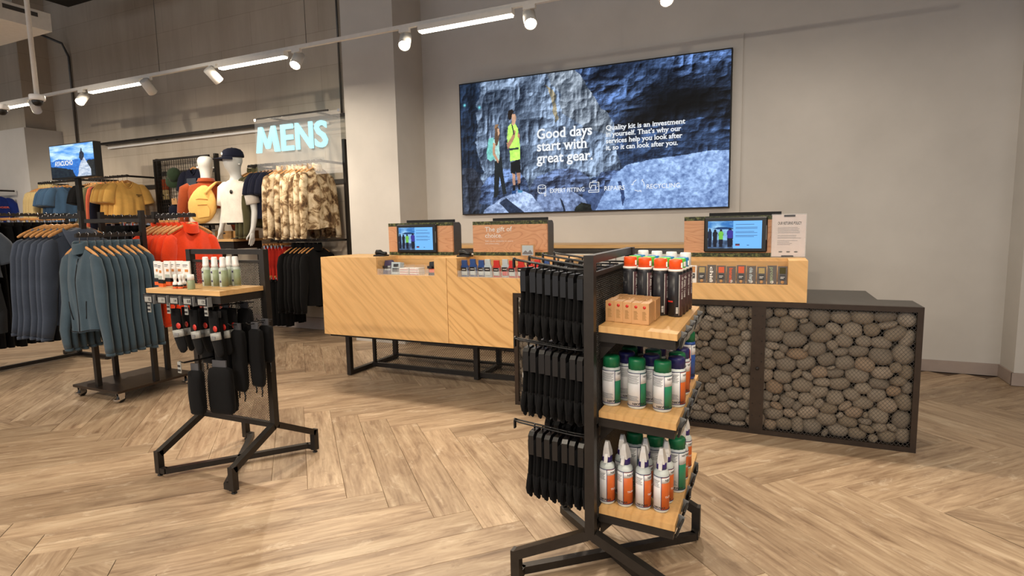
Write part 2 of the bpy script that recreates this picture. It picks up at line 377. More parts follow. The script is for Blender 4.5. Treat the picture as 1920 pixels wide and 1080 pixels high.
# ------------------------------------------------------------------ lettering
_GL = {}
def glyph(ch, bold, serif):
    k = (ch, bold, serif)
    if k in _GL: return _GL[k]
    def tobj(s_):
        cu = bpy.data.curves.new('t', 'FONT'); cu.body = s_; cu.size = 1.0; cu.offset = bold; cu.resolution_u = 3
        o = bpy.data.objects.new('t', cu); COL.objects.link(o); dg = bpy.context.evaluated_depsgraph_get()
        me = bpy.data.meshes.new_from_object(o.evaluated_get(dg)); bpy.data.objects.remove(o); bpy.data.curves.remove(cu); return me
    def wid(s_):
        me = tobj(s_); xs = [v.co.x for v in me.vertices]; r = (min(xs), max(xs)) if xs else (0, 0); bpy.data.meshes.remove(me); return r
    a = wid('H'+ch+'H'); b = wid('HH')
    adv = (a[1]-b[1])
    if ch == ' ': _GL[k] = ([], [], adv); return _GL[k]
    me = tobj(ch); vs = [(v.co.x, v.co.y) for v in me.vertices]; fs = [tuple(p.vertices) for p in me.polygons]
    if serif:
        cnt = {}
        for p in me.polygons:
            for e in p.edge_keys: cnt[e] = cnt.get(e, 0)+1
        ymin = min(v[1] for v in vs); ymax = max(v[1] for v in vs); add = []
        for (i, j), c in cnt.items():
            if c != 1: continue
            (x0, y0), (x1, y1) = vs[i], vs[j]
            if abs(y0-y1) > .004: continue
            wd = abs(x1-x0)
            if not .05 < wd < .24 or ch in 'efcGs.,\'': continue
            bottom = abs(y0-ymin) < .01 or abs(y0) < .025
            top = abs(y0-ymax) < .012
            if bottom: add.append((min(x0, x1)-.05, max(x0, x1)+.05, y0, y0+.045))
            elif top: add.append((min(x0, x1)-.06, max(x0, x1)+(.05 if ch in 'vwyxkuQT' else 0), y0-.045, y0))
        for x0, x1, y0, y1 in add:
            o = len(vs); vs += [(x0, y0), (x1, y0), (x1, y1), (x0, y1)]; fs.append((o, o+1, o+2, o+3))
    bpy.data.meshes.remove(me); _GL[k] = (vs, fs, adv); return _GL[k]
def text_mb(s_, size, bold=0.0, serif=False, width=None, thick=.0, xs=1.0, track=0.0):
    """flat lettering in the XZ plane facing -Y, starting at the origin on the baseline"""
    mb = MB(); x = 0.0
    for ch in s_:
        vs, fs, adv = glyph(ch, bold, serif)
        if vs: mb.add([((vx+x)*size*xs, 0, vy*size) for vx, vy in vs], fs)
        x += adv+track
    if width and x > 0:
        k = width/(x*size*xs); mb.v = [(a*k, b, c) for a, b, c in mb.v]
    if thick:
        n = len(mb.v); f0 = list(mb.f); cnt = {}
        for f in f0:
            for i in range(len(f)): e = (f[i], f[(i+1) % len(f)]); cnt[e] = 1
        mb.add([(a, thick, c) for a, b, c in mb.v[:n]], [tuple(reversed(f)) for f in f0])
        edges = [e for e in cnt if (e[1], e[0]) not in cnt]
        for a, b in edges: mb.f.append((b, a, a+n, b+n)); mb.m.append(0); mb.sm.append(False)
    return mb
def letter(s_, size, mat, parent, loc, rz=0, name='lettering', **kw):
    return text_mb(s_, size, **kw).build(name, mat, parent, loc, (0, 0, rz))
def bend(mb, r, a0):
    """wraps flat lettering (x along, z up) round a cylinder of radius r starting at angle a0"""
    mb.v = [(r*math.sin(a0+x/r), -r*math.cos(a0+x/r), z) for x, y, z in mb.v]; return mb

# ------------------------------------------------------------------ the room
WALL_Y, MENS_Y, PIL_Y, PIL_X0, PIL_X1 = 5.927, 5.78, 5.36, -4.48, -3.774
CEIL = 5.4
fl = struct(MB().box(-19, 6.5, -7, 6.2, -.12, -.006).build('floor', 'subfloor'))
PW, PL = .181, 1.30
def plank_mesh(nm, w_, l_):
    g = .0007; return MB().box(g, l_-g, g, w_-g, -.006, 0, 0, .0016).mesh(nm, 'plank')
pm = plank_mesh('plank', PW, PL)
S2 = math.sqrt(.5)
fx, fy = .005, 3.05
def wuv(u, v): return (fx+(u+v)*S2, fy+(v-u)*S2)
cands = []
for band in range(-4, 6):
    for k in range(-80, 60):
        for typ in (0, 1):
            u0, v0 = (k*PW+band*PL, k*PW-band*PL) if typ == 0 else (k*PW+PL+band*PL, (k+1)*PW-PL-band*PL)
            du, dv = (PL, PW) if typ == 0 else (PW, PL)
            cx, cy = wuv(u0+du/2, v0+dv/2)
            if -18 < cx < 6 and -6.3 < cy < 6.3:
                d = Vector((cx, cy, -CAMH)); z = d.dot(_f)
                inview = False; dist = d.length
                if z > .3:
                    px, py = d.dot(_r2)/z*F_PX, d.dot(_d2)/z*F_PX
                    inview = abs(px) < 1080 and -60 < py < 720
                cands.append((0 if inview else 1, dist, typ, u0, v0, cx, cy))
cands.sort()
rest = MB()
for i, (nv_, dist, typ, u0, v0, cx, cy) in enumerate(cands):
    ang = -PI/4 if typ == 0 else PI/4
    o0 = wuv(u0, v0) if typ == 0 else wuv(u0+PW, v0)
    if i < 290 and not nv_: put(pm, 'plank', fl, (o0[0], o0[1], 0), (0, 0, ang))
    elif dist < 17:
        Mx = Matrix.Translation((o0[0], o0[1], 0)) @ Matrix.Rotation(ang, 4, 'Z')
        rest.add([Mx @ Vector((x, y, 0)) for x, y in ((.001, .001), (PL-.001, .001), (PL-.001, PW-.001), (.001, PW-.001))], [(0, 1, 2, 3)])
stuff(rest.build('plank_field', 'plank', fl))
# walls
struct(MB().box(-3.9, 1.9, WALL_Y, WALL_Y+.2, 0, CEIL).build('wall_back', 'plaster'))
struct(MB().box(-19, PIL_X0+.05, MENS_Y, MENS_Y+.2, 0, CEIL).build('wall_concrete', 'concrete'))
struct(MB().box(PIL_X0, PIL_X1, PIL_Y, WALL_Y+.1, 0, CEIL).build('wall_pillar', 'pillarpaint'))
struct(MB().box(1.81, 6.5, 5.63, WALL_Y+.1, 0, CEIL).build('wall_right_pier', 'plaster'))
struct(MB().box(6.3, 6.5, -7, 5.7, 0, CEIL).build('wall_right', 'plaster'))
struct(MB().box(-19.2, -19, -7, 6, 0, CEIL).build('wall_left', 'concrete'))
struct(MB().box(-19.2, 6.5, -7.2, 6.2, CEIL, CEIL+.2).build('ceiling', 'ceiling'))
# concrete column of the long wall with a boxed lower half
struct(MB().box(-12.05, -10.9, 5.35, 5.79, 0, 5.4).build('wall_column', 'concrete'))
struct(MB().box(-12.25, -10.75, 5.25, 5.79, 0, 3.02).build('trim_column_casing', 'plaster'))
# skirting
struct(MB().box(-3.76, 1.81, WALL_Y-.014, WALL_Y, .004, .105).build('baseboard_back', 'skirting'))
struct(MB().box(1.795, 1.81, 5.62, WALL_Y-.014, .004, .105).box(1.795, 6.3, 5.614, 5.63, .004, .105).build('baseboard_right', 'skirting'))
struct(MB().box(-10.6, PIL_X0, MENS_Y-.02, MENS_Y, .004, .16).build('baseboard_concrete', 'skirting'))
# shallow boxed-out surround of the screen wall
SXL, SXR, SZB, SZT = -3.240, -.355, 1.480, 2.930
struct(MB().box(-3.40, -.255, WALL_Y-.02, WALL_Y, .106, 3.08).build('trim_screen_surround', 'plaster'))
# conduit pipes on the long wall
def onP(px, py, Y): p = onY(px, py, Y); return (p.x, Y, p.z)
c1 = onP(635, 100, MENS_Y-.03)
tag(MB().tube([(c1[0], MENS_Y-.03, 2.76), (c1[0], MENS_Y-.03, CEIL)], .012, 8).build('conduit_pipe', 'gunmetal'), 'thin vertical conduit pipe on the concrete wall beside the white pillar', 'pipe')
c2 = onP(135, 170, MENS_Y-.03)
tag(MB().tube([(c2[0], MENS_Y-.03, 2.5), (c2[0], MENS_Y-.03, 4.15), (c2[0]-.05, MENS_Y-.08, 4.35), (c2[0]-.3, MENS_Y-.35, 4.5)], .018, 8).build('conduit_pipe', 'gunmetal'),
    'bent conduit pipe running down the concrete wall behind the wall screen', 'pipe')
# ------------------------------------------------------------------ duct unit hanging from the ceiling
DY = 3.75
e0, e1 = onY(98, 60, DY), onY(98, 25, DY)
t = thing('air_duct', 'pale boxed air unit with curved underside hanging below the ceiling', 'air duct', (e0.x, DY, e0.z))
hh_ = e1.z-e0.z
MB().prism([(0, 0), (0, hh_), (-.75, hh_*1.25), (-2.3, hh_*1.25), (-2.3, .12), (-1.7, .09), (-1.35, .045), (-1.1, 0), (-.9, -.012), (-.6, 0)], -4.2, 0, 'x').xf(Matrix.Rotation(PI/2, 4, 'Z') @ Matrix.Identity(4)).build('body', 'white', t) if False else None
MB().box(-4.2, 0, -.75, 0, 0, hh_).box(-4.2, -.02, -2.4, -.75, hh_*.35, hh_*1.3).build('casing', 'white', t)
MB().prism([(-.75, 0), (-.75, hh_*.4), (-2.2, hh_*.4), (-1.6, hh_*.30), (-1.1, .02)], -4.15, -.01, 'x').build('curved_underside', 'white', t)
MB().box(.0, .004, -.42, -.12, hh_*.62, hh_*.85).build('grille', 'gunmetal', t)
MB().box(.0, .003, -.62, -.55, hh_*.35, hh_*.6).build('rating_plate', 'card', t)
for x in (-3.4, -.4): MB().box(x, x+.06, -.4, -.34, hh_, CEIL-e0.z-.002).build('hanger_strap', 'matblack', t)
# ceiling dark cable tray at the top of the picture
tag(MB().box(-9.2, -7.3, 4.9, 5.2, 4.55, 4.62).box(-9.2, -9.16, 4.9, 5.2, 4.62, 5.395).box(-7.34, -7.3, 4.9, 5.2, 4.62, 5.395).build('cable_tray', 'matblack'),
    'dark cable tray high up near the ceiling before the concrete wall', 'cable tray')
# security cameras
def dome(px, py, Y, lab, pole, k=.66):
    p = onY(px, py, Y)
    t = thing('security_camera', lab, 'security camera', (p.x, Y, p.z)); t.scale = (k, k, k)
    MB().lathe([(.001, .0), (.085, .0), (.092, -.01), (.092, -.06), (.085, -.075), (.001, -.075)], 24).build('housing', 'whiteplastic', t)
    MB().lathe([(.001, -.15), (.03, -.145), (.055, -.125), (.065, -.095), (.066, -.07)], 20).build('lens_dome', 'black', t)
    if pole: MB().tube([(0, 0, 0), (0, 0, (CEIL-p.z)/k-.003)], .030, 10).build('drop_pole', 'white', t)
dome(69, 178, 3.1, 'white dome security camera on a tall ceiling pole', True)
dome(2, 196, 3.1, 'white dome security camera without a visible pole, at the picture edge', False)

# ------------------------------------------------------------------ light track
t = thing('light_track', 'long white suspended lighting track above the sales counter', 'light track', (0, RAIL_Y, RAIL_Z))
MB().box(-9.6, 1.2, -.015, .015, -.02, .012).build('rail', 'white', t)
sus = []
for px, py in ((298, 122), (574, 75)):
    p = onY(px, py, RAIL_Y); sus.append(p.x)
for x in sus+[-1.2]: MB().tube([(x, 0, .018), (x, 0, CEIL-RAIL_Z)], .003, 6).build('suspension_wire', 'gunmetal', t)
n_l = 0
for (a, b), where in (((788, 960), 'third from the white pillar, above the big screen'), ((414, 535), 'above the illuminated sign'), ((171, 265), 'above the small wall screen'), ((10, 56), 'beside the security cameras')):
    ya = 210-.205*a; yb = 210-.205*b
    x0 = onY(a, ya+6, RAIL_Y).x; x1 = onY(b, yb+6, RAIL_Y).x
    t = thing('linear_track_light', 'glowing linear lamp on the ceiling track '+where.replace('third from the white pillar, ', ''), 'ceiling lamp', ((x0+x1)/2, RAIL_Y, RAIL_Z-.02))
    hl = (x1-x0)/2
    MB().box(-hl-.01, hl+.01, -.03, .03, -.045, 0).build('housing', 'white', t)
    MB().box(-hl, hl, -.026, .026, -.058, -.045).build('diffuser', 'lamp_line', t)
    area('linear_lamp_light', ((x0+x1)/2, RAIL_Y, RAIL_Z-.085), 2*hl, .05, 40)
x1b = onY(1180, -30, RAIL_Y).x
area('linear_lamp_light', (.35, RAIL_Y, RAIL_Z-.085), .9, .05, 40)
def head(px, py, aim, lit, lab):
    p = onY(px, py, RAIL_Y); z = RAIL_Z-.12
    t = thing('track_spotlight', lab, 'spotlight', (p.x, RAIL_Y, RAIL_Z-.02))
    MB().box(-.05, .05, -.016, .016, -.03, 0).tube([(0, 0, -.03), (0, 0, -.075)], .009, 8).build('bracket', 'white', t)
    d = (Vector(aim)-Vector((p.x, RAIL_Y, z))).normalized()
    q = d.to_track_quat('Z', 'Y').to_matrix().to_4x4()
    c = Vector((0, 0, -.10))
    MB().lathe([(.036, -.085), (.050, -.08), (.050, .075), (.046, .078), (.044, .06)], 20).xf(Matrix.Translation(c) @ q).build('barrel', 'white', t)
    MB().lathe([(.001, .066), (.0455, .066), (.0455, .069), (.001, .069)], 18).xf(Matrix.Translation(c) @ q).build('lens', 'lamp_spot' if lit else 'matblack', t)
    s0 = Vector((p.x, RAIL_Y, z))+d*.085
    spot('spotlight_beam', s0, aim, 280 if lit else 130, 74 if lit else 58, .8)
head(993, 24, (-.4, 1.9, 0), True, 'lit track spotlight beside the linear lamp above the big screen')
head(759, 68, (-1.7, 1.7, 0), True, 'lit track spotlight in front of the white pillar')
head(556, 98, (-3.4, 2.0, 0), True, 'lit track spotlight beside the linear lamp over the illuminated sign')
head(400, 133, (-5.0, 5.6, 1.7), False, 'white track spotlight turned to the concrete wall, above the illuminated sign')
head(278, 156, (-6.6, 5.6, 1.7), False, 'white track spotlight turned to the concrete wall, above the wire grid')
head(153, 172, (-6.0, 2.0, .6), True, 'lit track spotlight above the small wall screen')
head(66, 196, (-10, 5.6, 1.7), False, 'white track spotlight beside the domed camera on its pole')
head(1245, -6, (.8, 2.0, 0), True, 'lit track spotlight at the top edge of the picture')

# ------------------------------------------------------------------ pictures shown on lit screens, computed as colour attributes
def up(a, h, w_):
    gh, gw = a.shape; y = np.linspace(0, gh-1.001, h); x = np.linspace(0, gw-1.001, w_)
    yi = y.astype(int); xi = x.astype(int); fy_ = (y-yi)[:, None]; fx_ = (x-xi)[None]
    fy_ = fy_*fy_*(3-2*fy_); fx_ = fx_*fx_*(3-2*fx_)
    return (a[yi][:, xi]*(1-fx_)+a[yi][:, xi+1]*fx_)*(1-fy_)+(a[yi+1][:, xi]*(1-fx_)+a[yi+1][:, xi+1]*fx_)*fy_
def fbm(h, w_, fx0, fy0, octv, seed, ridged=False, pers=.55):
    rg = np.random.default_rng(seed); o = np.zeros((h, w_)); amp = 1; tot = 0
    for k in range(octv):
        n = up(rg.random((int(fy0*2**k)+2, int(fx0*2**k)+2)), h, w_)
        if ridged: n = 1-np.abs(2*n-1)
        o += n*amp; tot += amp; amp *= pers
    return o/tot
def poly_mask(h, w_, pts, jag=None):
    v, u = np.mgrid[0:h, 0:w_]; u = (u+.5)/w_; v = (v+.5)/h
    if jag is not None: u = u+jag; v = v+jag
    ins = np.zeros((h, w_), bool); n = len(pts)
    for i in range(n):
        x0, y0 = pts[i]; x1, y1 = pts[(i+1) % n]
        if y0 == y1: continue
        c = ((y0 > v) != (y1 > v)) & (u < (x1-x0)*(v-y0)/(y1-y0)+x0); ins ^= c
    return ins
def picture_mb(img, x0, x1, z0, z1):
    h, w_ = img.shape[:2]
    xs = np.linspace(x0, x1, w_); zs = np.linspace(z1, z0, h)
    X, Z = np.meshgrid(xs, zs); V = np.stack([X, np.zeros_like(X), Z], -1).reshape(-1, 3)
    i = np.arange(h*w_).reshape(h, w_)
    F = np.stack([i[:-1, :-1], i[1:, :-1], i[1:, 1:], i[:-1, 1:]], -1).reshape(-1, 4)
    me = bpy.data.meshes.new('picture')
    me.vertices.add(len(V)); me.vertices.foreach_set('co', V.ravel().astype(np.float32))
    me.loops.add(F.size); me.loops.foreach_set('vertex_index', F.ravel().astype(np.int32))
    me.polygons.add(len(F)); me.polygons.foreach_set('loop_start', np.arange(0, F.size, 4, dtype=np.int32))
    me.update(calc_edges=True)
    c = np.clip(img, 0, 255)/255.0; c = np.where(c <= .04045, c/12.92, ((c+.055)/1.055)**2.4)
    a = me.color_attributes.new('picture', 'FLOAT_COLOR', 'POINT')
    a.data.foreach_set('color', np.concatenate([c.reshape(-1, 3), np.ones((h*w_, 1))], 1).ravel().astype(np.float32))
    return me
M['picture'] = picture('screen_picture', 1.25)
def C3(*c): return np.array(c, float)
def paint_main():
    h, w_ = 300, 600
    v, u = np.mgrid[0:h, 0:w_]; u = (u+.5)/w_; v = (v+.5)/h
    def ct(a, lo, hi): return np.clip((a-lo)/(hi-lo), 0, 1)
    def relief(hf, k, ax=-.6, ay=-.8):         # rock lit from the upper left
        gy, gx = np.gradient(hf); return np.clip(.42+k*(gx*ax*-1+gy*ay*-1), 0, 1)
    rA = fbm(h, w_, 6, 5, 7, 3, True, .66); rB = fbm(h, w_, 16, 5, 6, 5, True, .66); rC = fbm(h, w_, 12, 9, 6, 12, True, .7)
    big = fbm(h, w_, 4, 3, 4, 21); f1 = fbm(h, w_, 9, 6, 6, 8, False, .62); fine = fbm(h, w_, 75, 40, 3, 31, False, .75)
    jag = (f1-.5)*.06
    rL = fbm(h, w_, 9, 5, 3, 44, True, .6); rM = fbm(h, w_, 14, 4, 3, 61, True, .6)
    lowA, lowB = relief(rM, 13)-.42, relief(rL, 13)-.42
    cliff = np.clip(.05+.75*lowA+.62*relief(rB, 5.5)+.38*relief(rA, 4)+.30*(fine-.5), 0, 1)**1.15
    slope = np.clip(.03+.8*lowB+.5*relief(rC, 5)+.5*relief(rA[:, ::-1], 5)+.34*(fine-.5), 0, 1)**1.3
    gran = np.clip(.55+.28*lowB+.75*(fine-.5)+.35*(relief(rC[::-1], 3)-.42)+.3*(f1-.5), 0, 1)
    img = C3(14, 20, 30)+C3(60, 74, 96)*cliff[..., None]
    def lay(pts, dark, light, t, jg=1.0, shade=None):
        nonlocal img
        m = poly_mask(h, w_, pts, jag*jg)[..., None]; q = np.clip(t if shade is None else t*np.clip(shade, 0, 1.2), 0, 1)[..., None]
        img = np.where(m, C3(*dark)*(1-q)+C3(*light)*q, img)
    dk = ct(big, .28, .62)
    lay([(.44, -.1), (1.1, -.1), (1.1, 1.1), (.5, 1.1)], (4, 7, 14), (124, 164, 236), slope*(.45+.9*dk), 1.2)
    cave = np.exp(-(((u-.88)/.20)**2+((v-.30)/.17)**2)*1.2)+.75*np.exp(-(((u-.70)/.10)**2+((v-.42)/.10)**2))
    img *= (1-.86*np.clip(cave, 0, 1))[..., None]
    lay([(.60, .50), (.75, .44), (1.1, .42), (1.1, .66), (.62, .74)], (8, 14, 26), (98, 132, 190), slope*.95, 1.6)
    lay([(.07, .12), (.18, -.1), (.44, -.1), (.50, .10), (.60, .36), (.64, .70), (.5, .8), (.1, .9), (.05, .5)], (16, 24, 38), (176, 200, 232), cliff*(.6+.8*ct(big, .3, .7)), 1.2)
    lay([(.37, -.05), (.46, -.05), (.585, .33), (.60, .47), (.52, .42), (.43, .30)], (22, 30, 42), (188, 202, 218), cliff*1.15, 1.3)
    lay([(.365, .08), (.385, .12), (.415, .34), (.40, .36), (.385, .24)], (50, 52, 50), (196, 182, 150), cliff*1.2, .8)
    lay([(-.1, -.1), (.10, -.1), (.065, .2), (.06, .45), (.09, .68), (-.1, .75)], (5, 8, 14), (66, 92, 132), cliff*.8, 1)
    def sh(cx, cy, rx, ry): return 1.15-.8*((((u-cx)/rx)**2+((v-cy)/ry)**2))
    lay([(-.1, .64), (.05, .64), (.1, .8), (.06, 1.1), (-.1, 1.1)], (8, 10, 16), (92, 104, 128), cliff, .6)
    lay([(.08, .80), (.11, .72), (.17, .665), (.24, .67), (.28, .76), (.30, .88), (.2, .96), (.07, .92)], (14, 20, 36), (136, 168, 226), slope*1.35, .5, sh(.17, .72, .16, .30))
    lay([(.29, .86), (.32, .74), (.39, .68), (.47, .69), (.53, .77), (.55, .86), (.45, .95), (.3, .95)], (22, 26, 40), (132, 158, 210), slope*1.25, .5, sh(.41, .72, .19, .28))
    lay([(.545, .80), (.565, .73), (.62, .715), (.665, .76), (.66, .86), (.56, .86)], (14, 20, 36), (124, 154, 214), slope*1.3, .4, sh(.60, .74, .1, .16))
    lay([(.50, .86), (.56, .84), (.6, .87), (.58, 1.1), (.50, 1.1)], (24, 34, 58), (112, 140, 196), gran*.8, .4)
    lay([(.31, 1.1), (.325, .88), (.38, .83), (.45, .84), (.51, .92), (.55, 1.1)], (40, 50, 76), (162, 186, 232), gran*1.05, .4, sh(.42, .86, .24, .42))
    lay([(.415, .90), (.425, .93), (.435, 1.05), (.428, 1.05), (.418, .95)], (20, 26, 40), (40, 50, 70), gran, .3)
    lay([(.52, 1.1), (.575, .90), (.61, .76), (.66, .69), (.74, .665), (.86, .645), (.95, .63), (1.1, .63), (1.1, 1.1)], (48, 70, 120), (178, 210, 255), gran*1.1, .35, sh(.86, .70, .62, .8))
    lay([(.63, .80), (.64, .80), (.655, .92), (.65, .98), (.642, .92)], (20, 30, 56), (60, 84, 136), gran, .5)
    lay([(.06, 1.1), (.10, .97), (.17, .885), (.25, .825), (.30, .87), (.34, .97), (.38, 1.1)], (46, 60, 92), (190, 212, 250), gran*1.1, .35, sh(.24, .86, .3, .4))
    lay([(.16, .92), (.19, .885), (.27, 1.0), (.285, 1.06), (.24, 1.06)], (14, 18, 28), (56, 70, 98), gran, .4)
    lay([(.46, .98), (.49, .935), (.53, .955), (.54, 1.1), (.455, 1.1)], (8, 10, 10), (62, 70, 62), slope, .6)
    def P(pts, c):
        m = poly_mask(h, w_, pts); img[m] = C3(*c)*(.8+.4*fine[m][:, None])
    # two hikers
    P([(.139, .855), (.146, .60), (.176, .57), (.181, .70), (.194, .855), (.178, .86), (.166, .72), (.158, .86), (.148, .88), (.139, .88)], (30, 36, 40))
    P([(.112, .53), (.122, .43), (.142, .42), (.15, .58), (.128, .60), (.114, .58)], (118, 190, 184))
    P([(.141, .44), (.165, .42), (.168, .55), (.165, .60), (.146, .60)], (164, 204, 200))
    P([(.140, .46), (.150, .47), (.148, .54), (.164, .60), (.160, .62), (.138, .55)], (190, 146, 118))
    P([(.148, .45), (.15, .35), (.158, .335), (.168, .36), (.168, .42), (.16, .48), (.152, .49)], (96, 74, 58))
    P([(.160, .36), (.168, .36), (.17, .40), (.162, .415)], (196, 158, 130))
    P([(.160, .345), (.168, .33), (.152, .325), (.147, .36)], (150, 116, 84))
    P([(.213, .62), (.252, .60), (.257, .70), (.237, .705), (.234, .69), (.23, .715), (.214, .70)], (22, 24, 28))
    P([(.219, .70), (.232, .71), (.232, .81), (.222, .82)], (176, 138, 118)); P([(.238, .70), (.254, .70), (.252, .80), (.243, .80)], (160, 122, 104))
    P([(.221, .79), (.232, .79), (.232, .84), (.22, .84)], (24, 26, 32)); P([(.243, .78), (.252, .78), (.252, .83), (.243, .83)], (24, 26, 32))
    P([(.217, .835), (.234, .83), (.234, .855), (.216, .86)], (40, 70, 120)); P([(.241, .825), (.262, .835), (.26, .85), (.241, .85)], (70, 130, 170))
    P([(.200, .43), (.206, .35), (.216, .345), (.214, .45), (.204, .49)], (172, 210, 110))
    P([(.206, .35), (.222, .325), (.235, .335), (.246, .37), (.252, .44), (.254, .60), (.212, .61), (.210, .5)], (186, 244, 106))
    P([(.198, .47), (.204, .47), (.222, .42), (.232, .38), (.238, .39), (.232, .44), (.212, .50), (.203, .52)], (176, 132, 104))
    P([(.246, .40), (.254, .42), (.252, .45), (.244, .43)], (176, 132, 104))
    P([(.219, .33), (.224, .33), (.232, .41), (.228, .42)], (40, 46, 52)); P([(.21, .515), (.248, .51), (.248, .525), (.21, .53)], (46, 60, 60))
    P([(.221, .34), (.222, .26), (.236, .265), (.241, .29), (.236, .33), (.23, .345)], (190, 150, 124))
    P([(.204, .27), (.208, .235), (.224, .225), (.231, .245), (.222, .27), (.22, .30), (.211, .305)], (34, 28, 26))
    for cx, cy in ((.02, .158), (.085, .187)):
        r = np.exp(-(((u-cx)*2)**2+(v-cy)**2)/.00012)[..., None]; img = img*(1-r)+C3(120, 225, 240)*r
    return img
def paint_tv():
    h, w_ = 90, 130; v, u = np.mgrid[0:h, 0:w_]; u = (u+.5)/w_; v = (v+.5)/h
    n = fbm(h, w_, 3, 7, 5, 4)[..., None]; f = fbm(h, w_, 20, 20, 3, 9)[..., None]; q = np.clip((n-.35)/.35, 0, 1)
    img = C3(70, 140, 220)*(1-q)+C3(196, 226, 250)*q
    jag = (fbm(h, w_, 8, 4, 4, 2)-.5)*.08
    def lay(p, a, b, j=1):
        nonlocal img; m = poly_mask(h, w_, p, jag*j)[..., None]; img = np.where(m, C3(*a)*(1-f)+C3(*b)*f, img)
    lay([(-.1, .5), (.2, .44), (.5, .48), (1.1, .5), (1.1, 1.1), (-.1, 1.1)], (30, 84, 168), (70, 140, 220))
    lay([(-.1, .62), (.25, .7), (.5, .78), (.6, 1.1), (-.1, 1.1)], (14, 22, 36), (40, 54, 60))
    lay([(.85, .55), (1.1, .5), (1.1, 1.1), (.8, 1.1)], (20, 24, 32), (60, 64, 60))
    lay([(.58, 1.1), (.66, .7), (.72, .5), (.78, .42), (.84, .6), (.9, .8), (.9, 1.1)], (120, 140, 170), (240, 244, 250), .5)
    lay([(.67, .42), (.69, .3), (.72, .22), (.73, .15), (.75, .16), (.75, .24), (.79, .32), (.78, .42), (.73, .52), (.7, .52)], (16, 22, 36), (50, 60, 80), .2)
    return img
def paint_tablet():
    h, w_ = 72, 128; v, u = np.mgrid[0:h, 0:w_]; u = (u+.5)/w_; v = (v+.5)/h
    f = fbm(h, w_, 16, 12, 4, 5)[..., None]; q = np.clip((fbm(h, w_, 5, 4, 4, 6)[..., None]-.3)/.4, 0, 1)
    img = C3(112, 176, 236)+0*f
    left = (u < .48)[..., None]
    sky = C3(52, 110, 176)*(1-q)+C3(150, 196, 232)*q; sea = C3(36, 52, 76)*(1-f)+C3(120, 150, 190)*f
    img = np.where(left, np.where((v < .25)[..., None], sky, np.where((v < .7)[..., None], C3(128, 172, 210)*(.85+.3*f), sea)), img)
    def P(p, c):
        nonlocal img; m = poly_mask(h, w_, p); img[m] = C3(*c)
    P([(.1, .27), (.2, .22), (.38, .23), (.48, .27), (.48, .31), (.2, .31)], (30, 60, 104))
    def person_(x, c, wd=.045, top=.3):
        P([(x-wd, top+.12), (x-wd*.5, top+.07), (x-wd*.4, top), (x+wd*.4, top), (x+wd*.5, top+.07), (x+wd, top+.12), (x+wd*.9, top+.35), (x+wd*.7, .95), (x-wd*.7, .95), (x-wd*.9, top+.35)], (26, 30, 44))
        P([(x-wd, top+.12), (x-wd*.5, top+.08), (x+wd*.5, top+.08), (x+wd, top+.12), (x+wd*.8, top+.36), (x-wd*.8, top+.36)], c)
    person_(.04, (32, 40, 60), .04, .28); person_(.14, (30, 34, 44)); person_(.25, (110, 180, 70)); person_(.42, (58, 52, 140), .06, .26)
    return img

# ------------------------------------------------------------------ big wall screen
t = thing('wall_screen', 'huge wall mounted screen with two hikers among blue grey boulders', 'screen', (0, WALL_Y-.022, 0))
MB().box(SXL-.012, SXR+.012, -.045, 0, SZB-.012, SZT+.012).build('bezel', 'matblack', t)
put(picture_mb(paint_main(), SXL, SXR, SZB, SZT), 'picture', t, (0, -.047, 0)).data.materials.append(M['picture'])
def S(u, v): return (SXL+u*(SXR-SXL), -.0495, SZT-v*(SZT-SZB))
for s_, v in (('Good days', .462), ('start with', .551), ('great gear.', .638)):
    wd = {'Good days': .2155, 'start with': .196, 'great gear.': .218}[s_]
    letter(s_, .148, 'glow_text', t, S(.322, v), name='headline', bold=.022, serif=True, width=wd*2.885)
for s_, v, wd in (('Quality kit is an investment', .441, .272), ('in yourself. That\u2019s why our', .486, .259), ('services help you look after', .532, .263), ('it, so it can look after you.', .578, .25)):
    letter(s_, .068, 'glow_text', t, S(.587, v), name='paragraph', bold=.02, serif=True, width=wd*2.885)
for s_, u, wd in (('EXPERT FITTING', .372, .136), ('REPAIRS', .580, .076), ('RECYCLING', .731, .115)):
    letter(s_, .064, 'glow_text', t, S(u, .862), name='caption', bold=.006, width=wd*2.885)
def icon(u, parts):
    mb = MB(); ox, oy, oz = S(u, .87)
    for pts in parts:
        for a, b in zip(pts[:-1], pts[1:]): mb.beam((ox+a[0]*.1, oy, oz+a[1]*.1), (ox+b[0]*.1, oy, oz+b[1]*.1), .006, .002, 0, (0, 1, 0))
    mb.build('icon', 'glow_text', t)
el = [(.45+.45*math.cos(a), .8+.2*math.sin(a)) for a in np.linspace(0, 2*PI, 14)]
icon(.325, [el, [(0, .8), (0, .25), (.2, .1), (.9, .1), (.9, -.2), (.75, -.2), (.75, .1)], [(.9, .8), (.9, .1)], [(.2, .1), (.2, .25)], [(.4, .1), (.4, .22)], [(.3+.2, .8), (.6, .8)]])
icon(.523, [[(0, 0), (0, .2), (1.1, .2), (1.1, 0), (0, 0)], [(1.1, .2), (1.1, 1), (.15, 1), (.1, .7), (.1, .5), (.3, .5), (.3, .7), (.75, .7), (.75, .2)], [(.45, 1), (.45, 1.15), (.8, 1.15)], [(.9, .8), (1, .8)], [(.9, .6), (1, .6)], [(.2, .5), (.2, .3)]])
tri = []
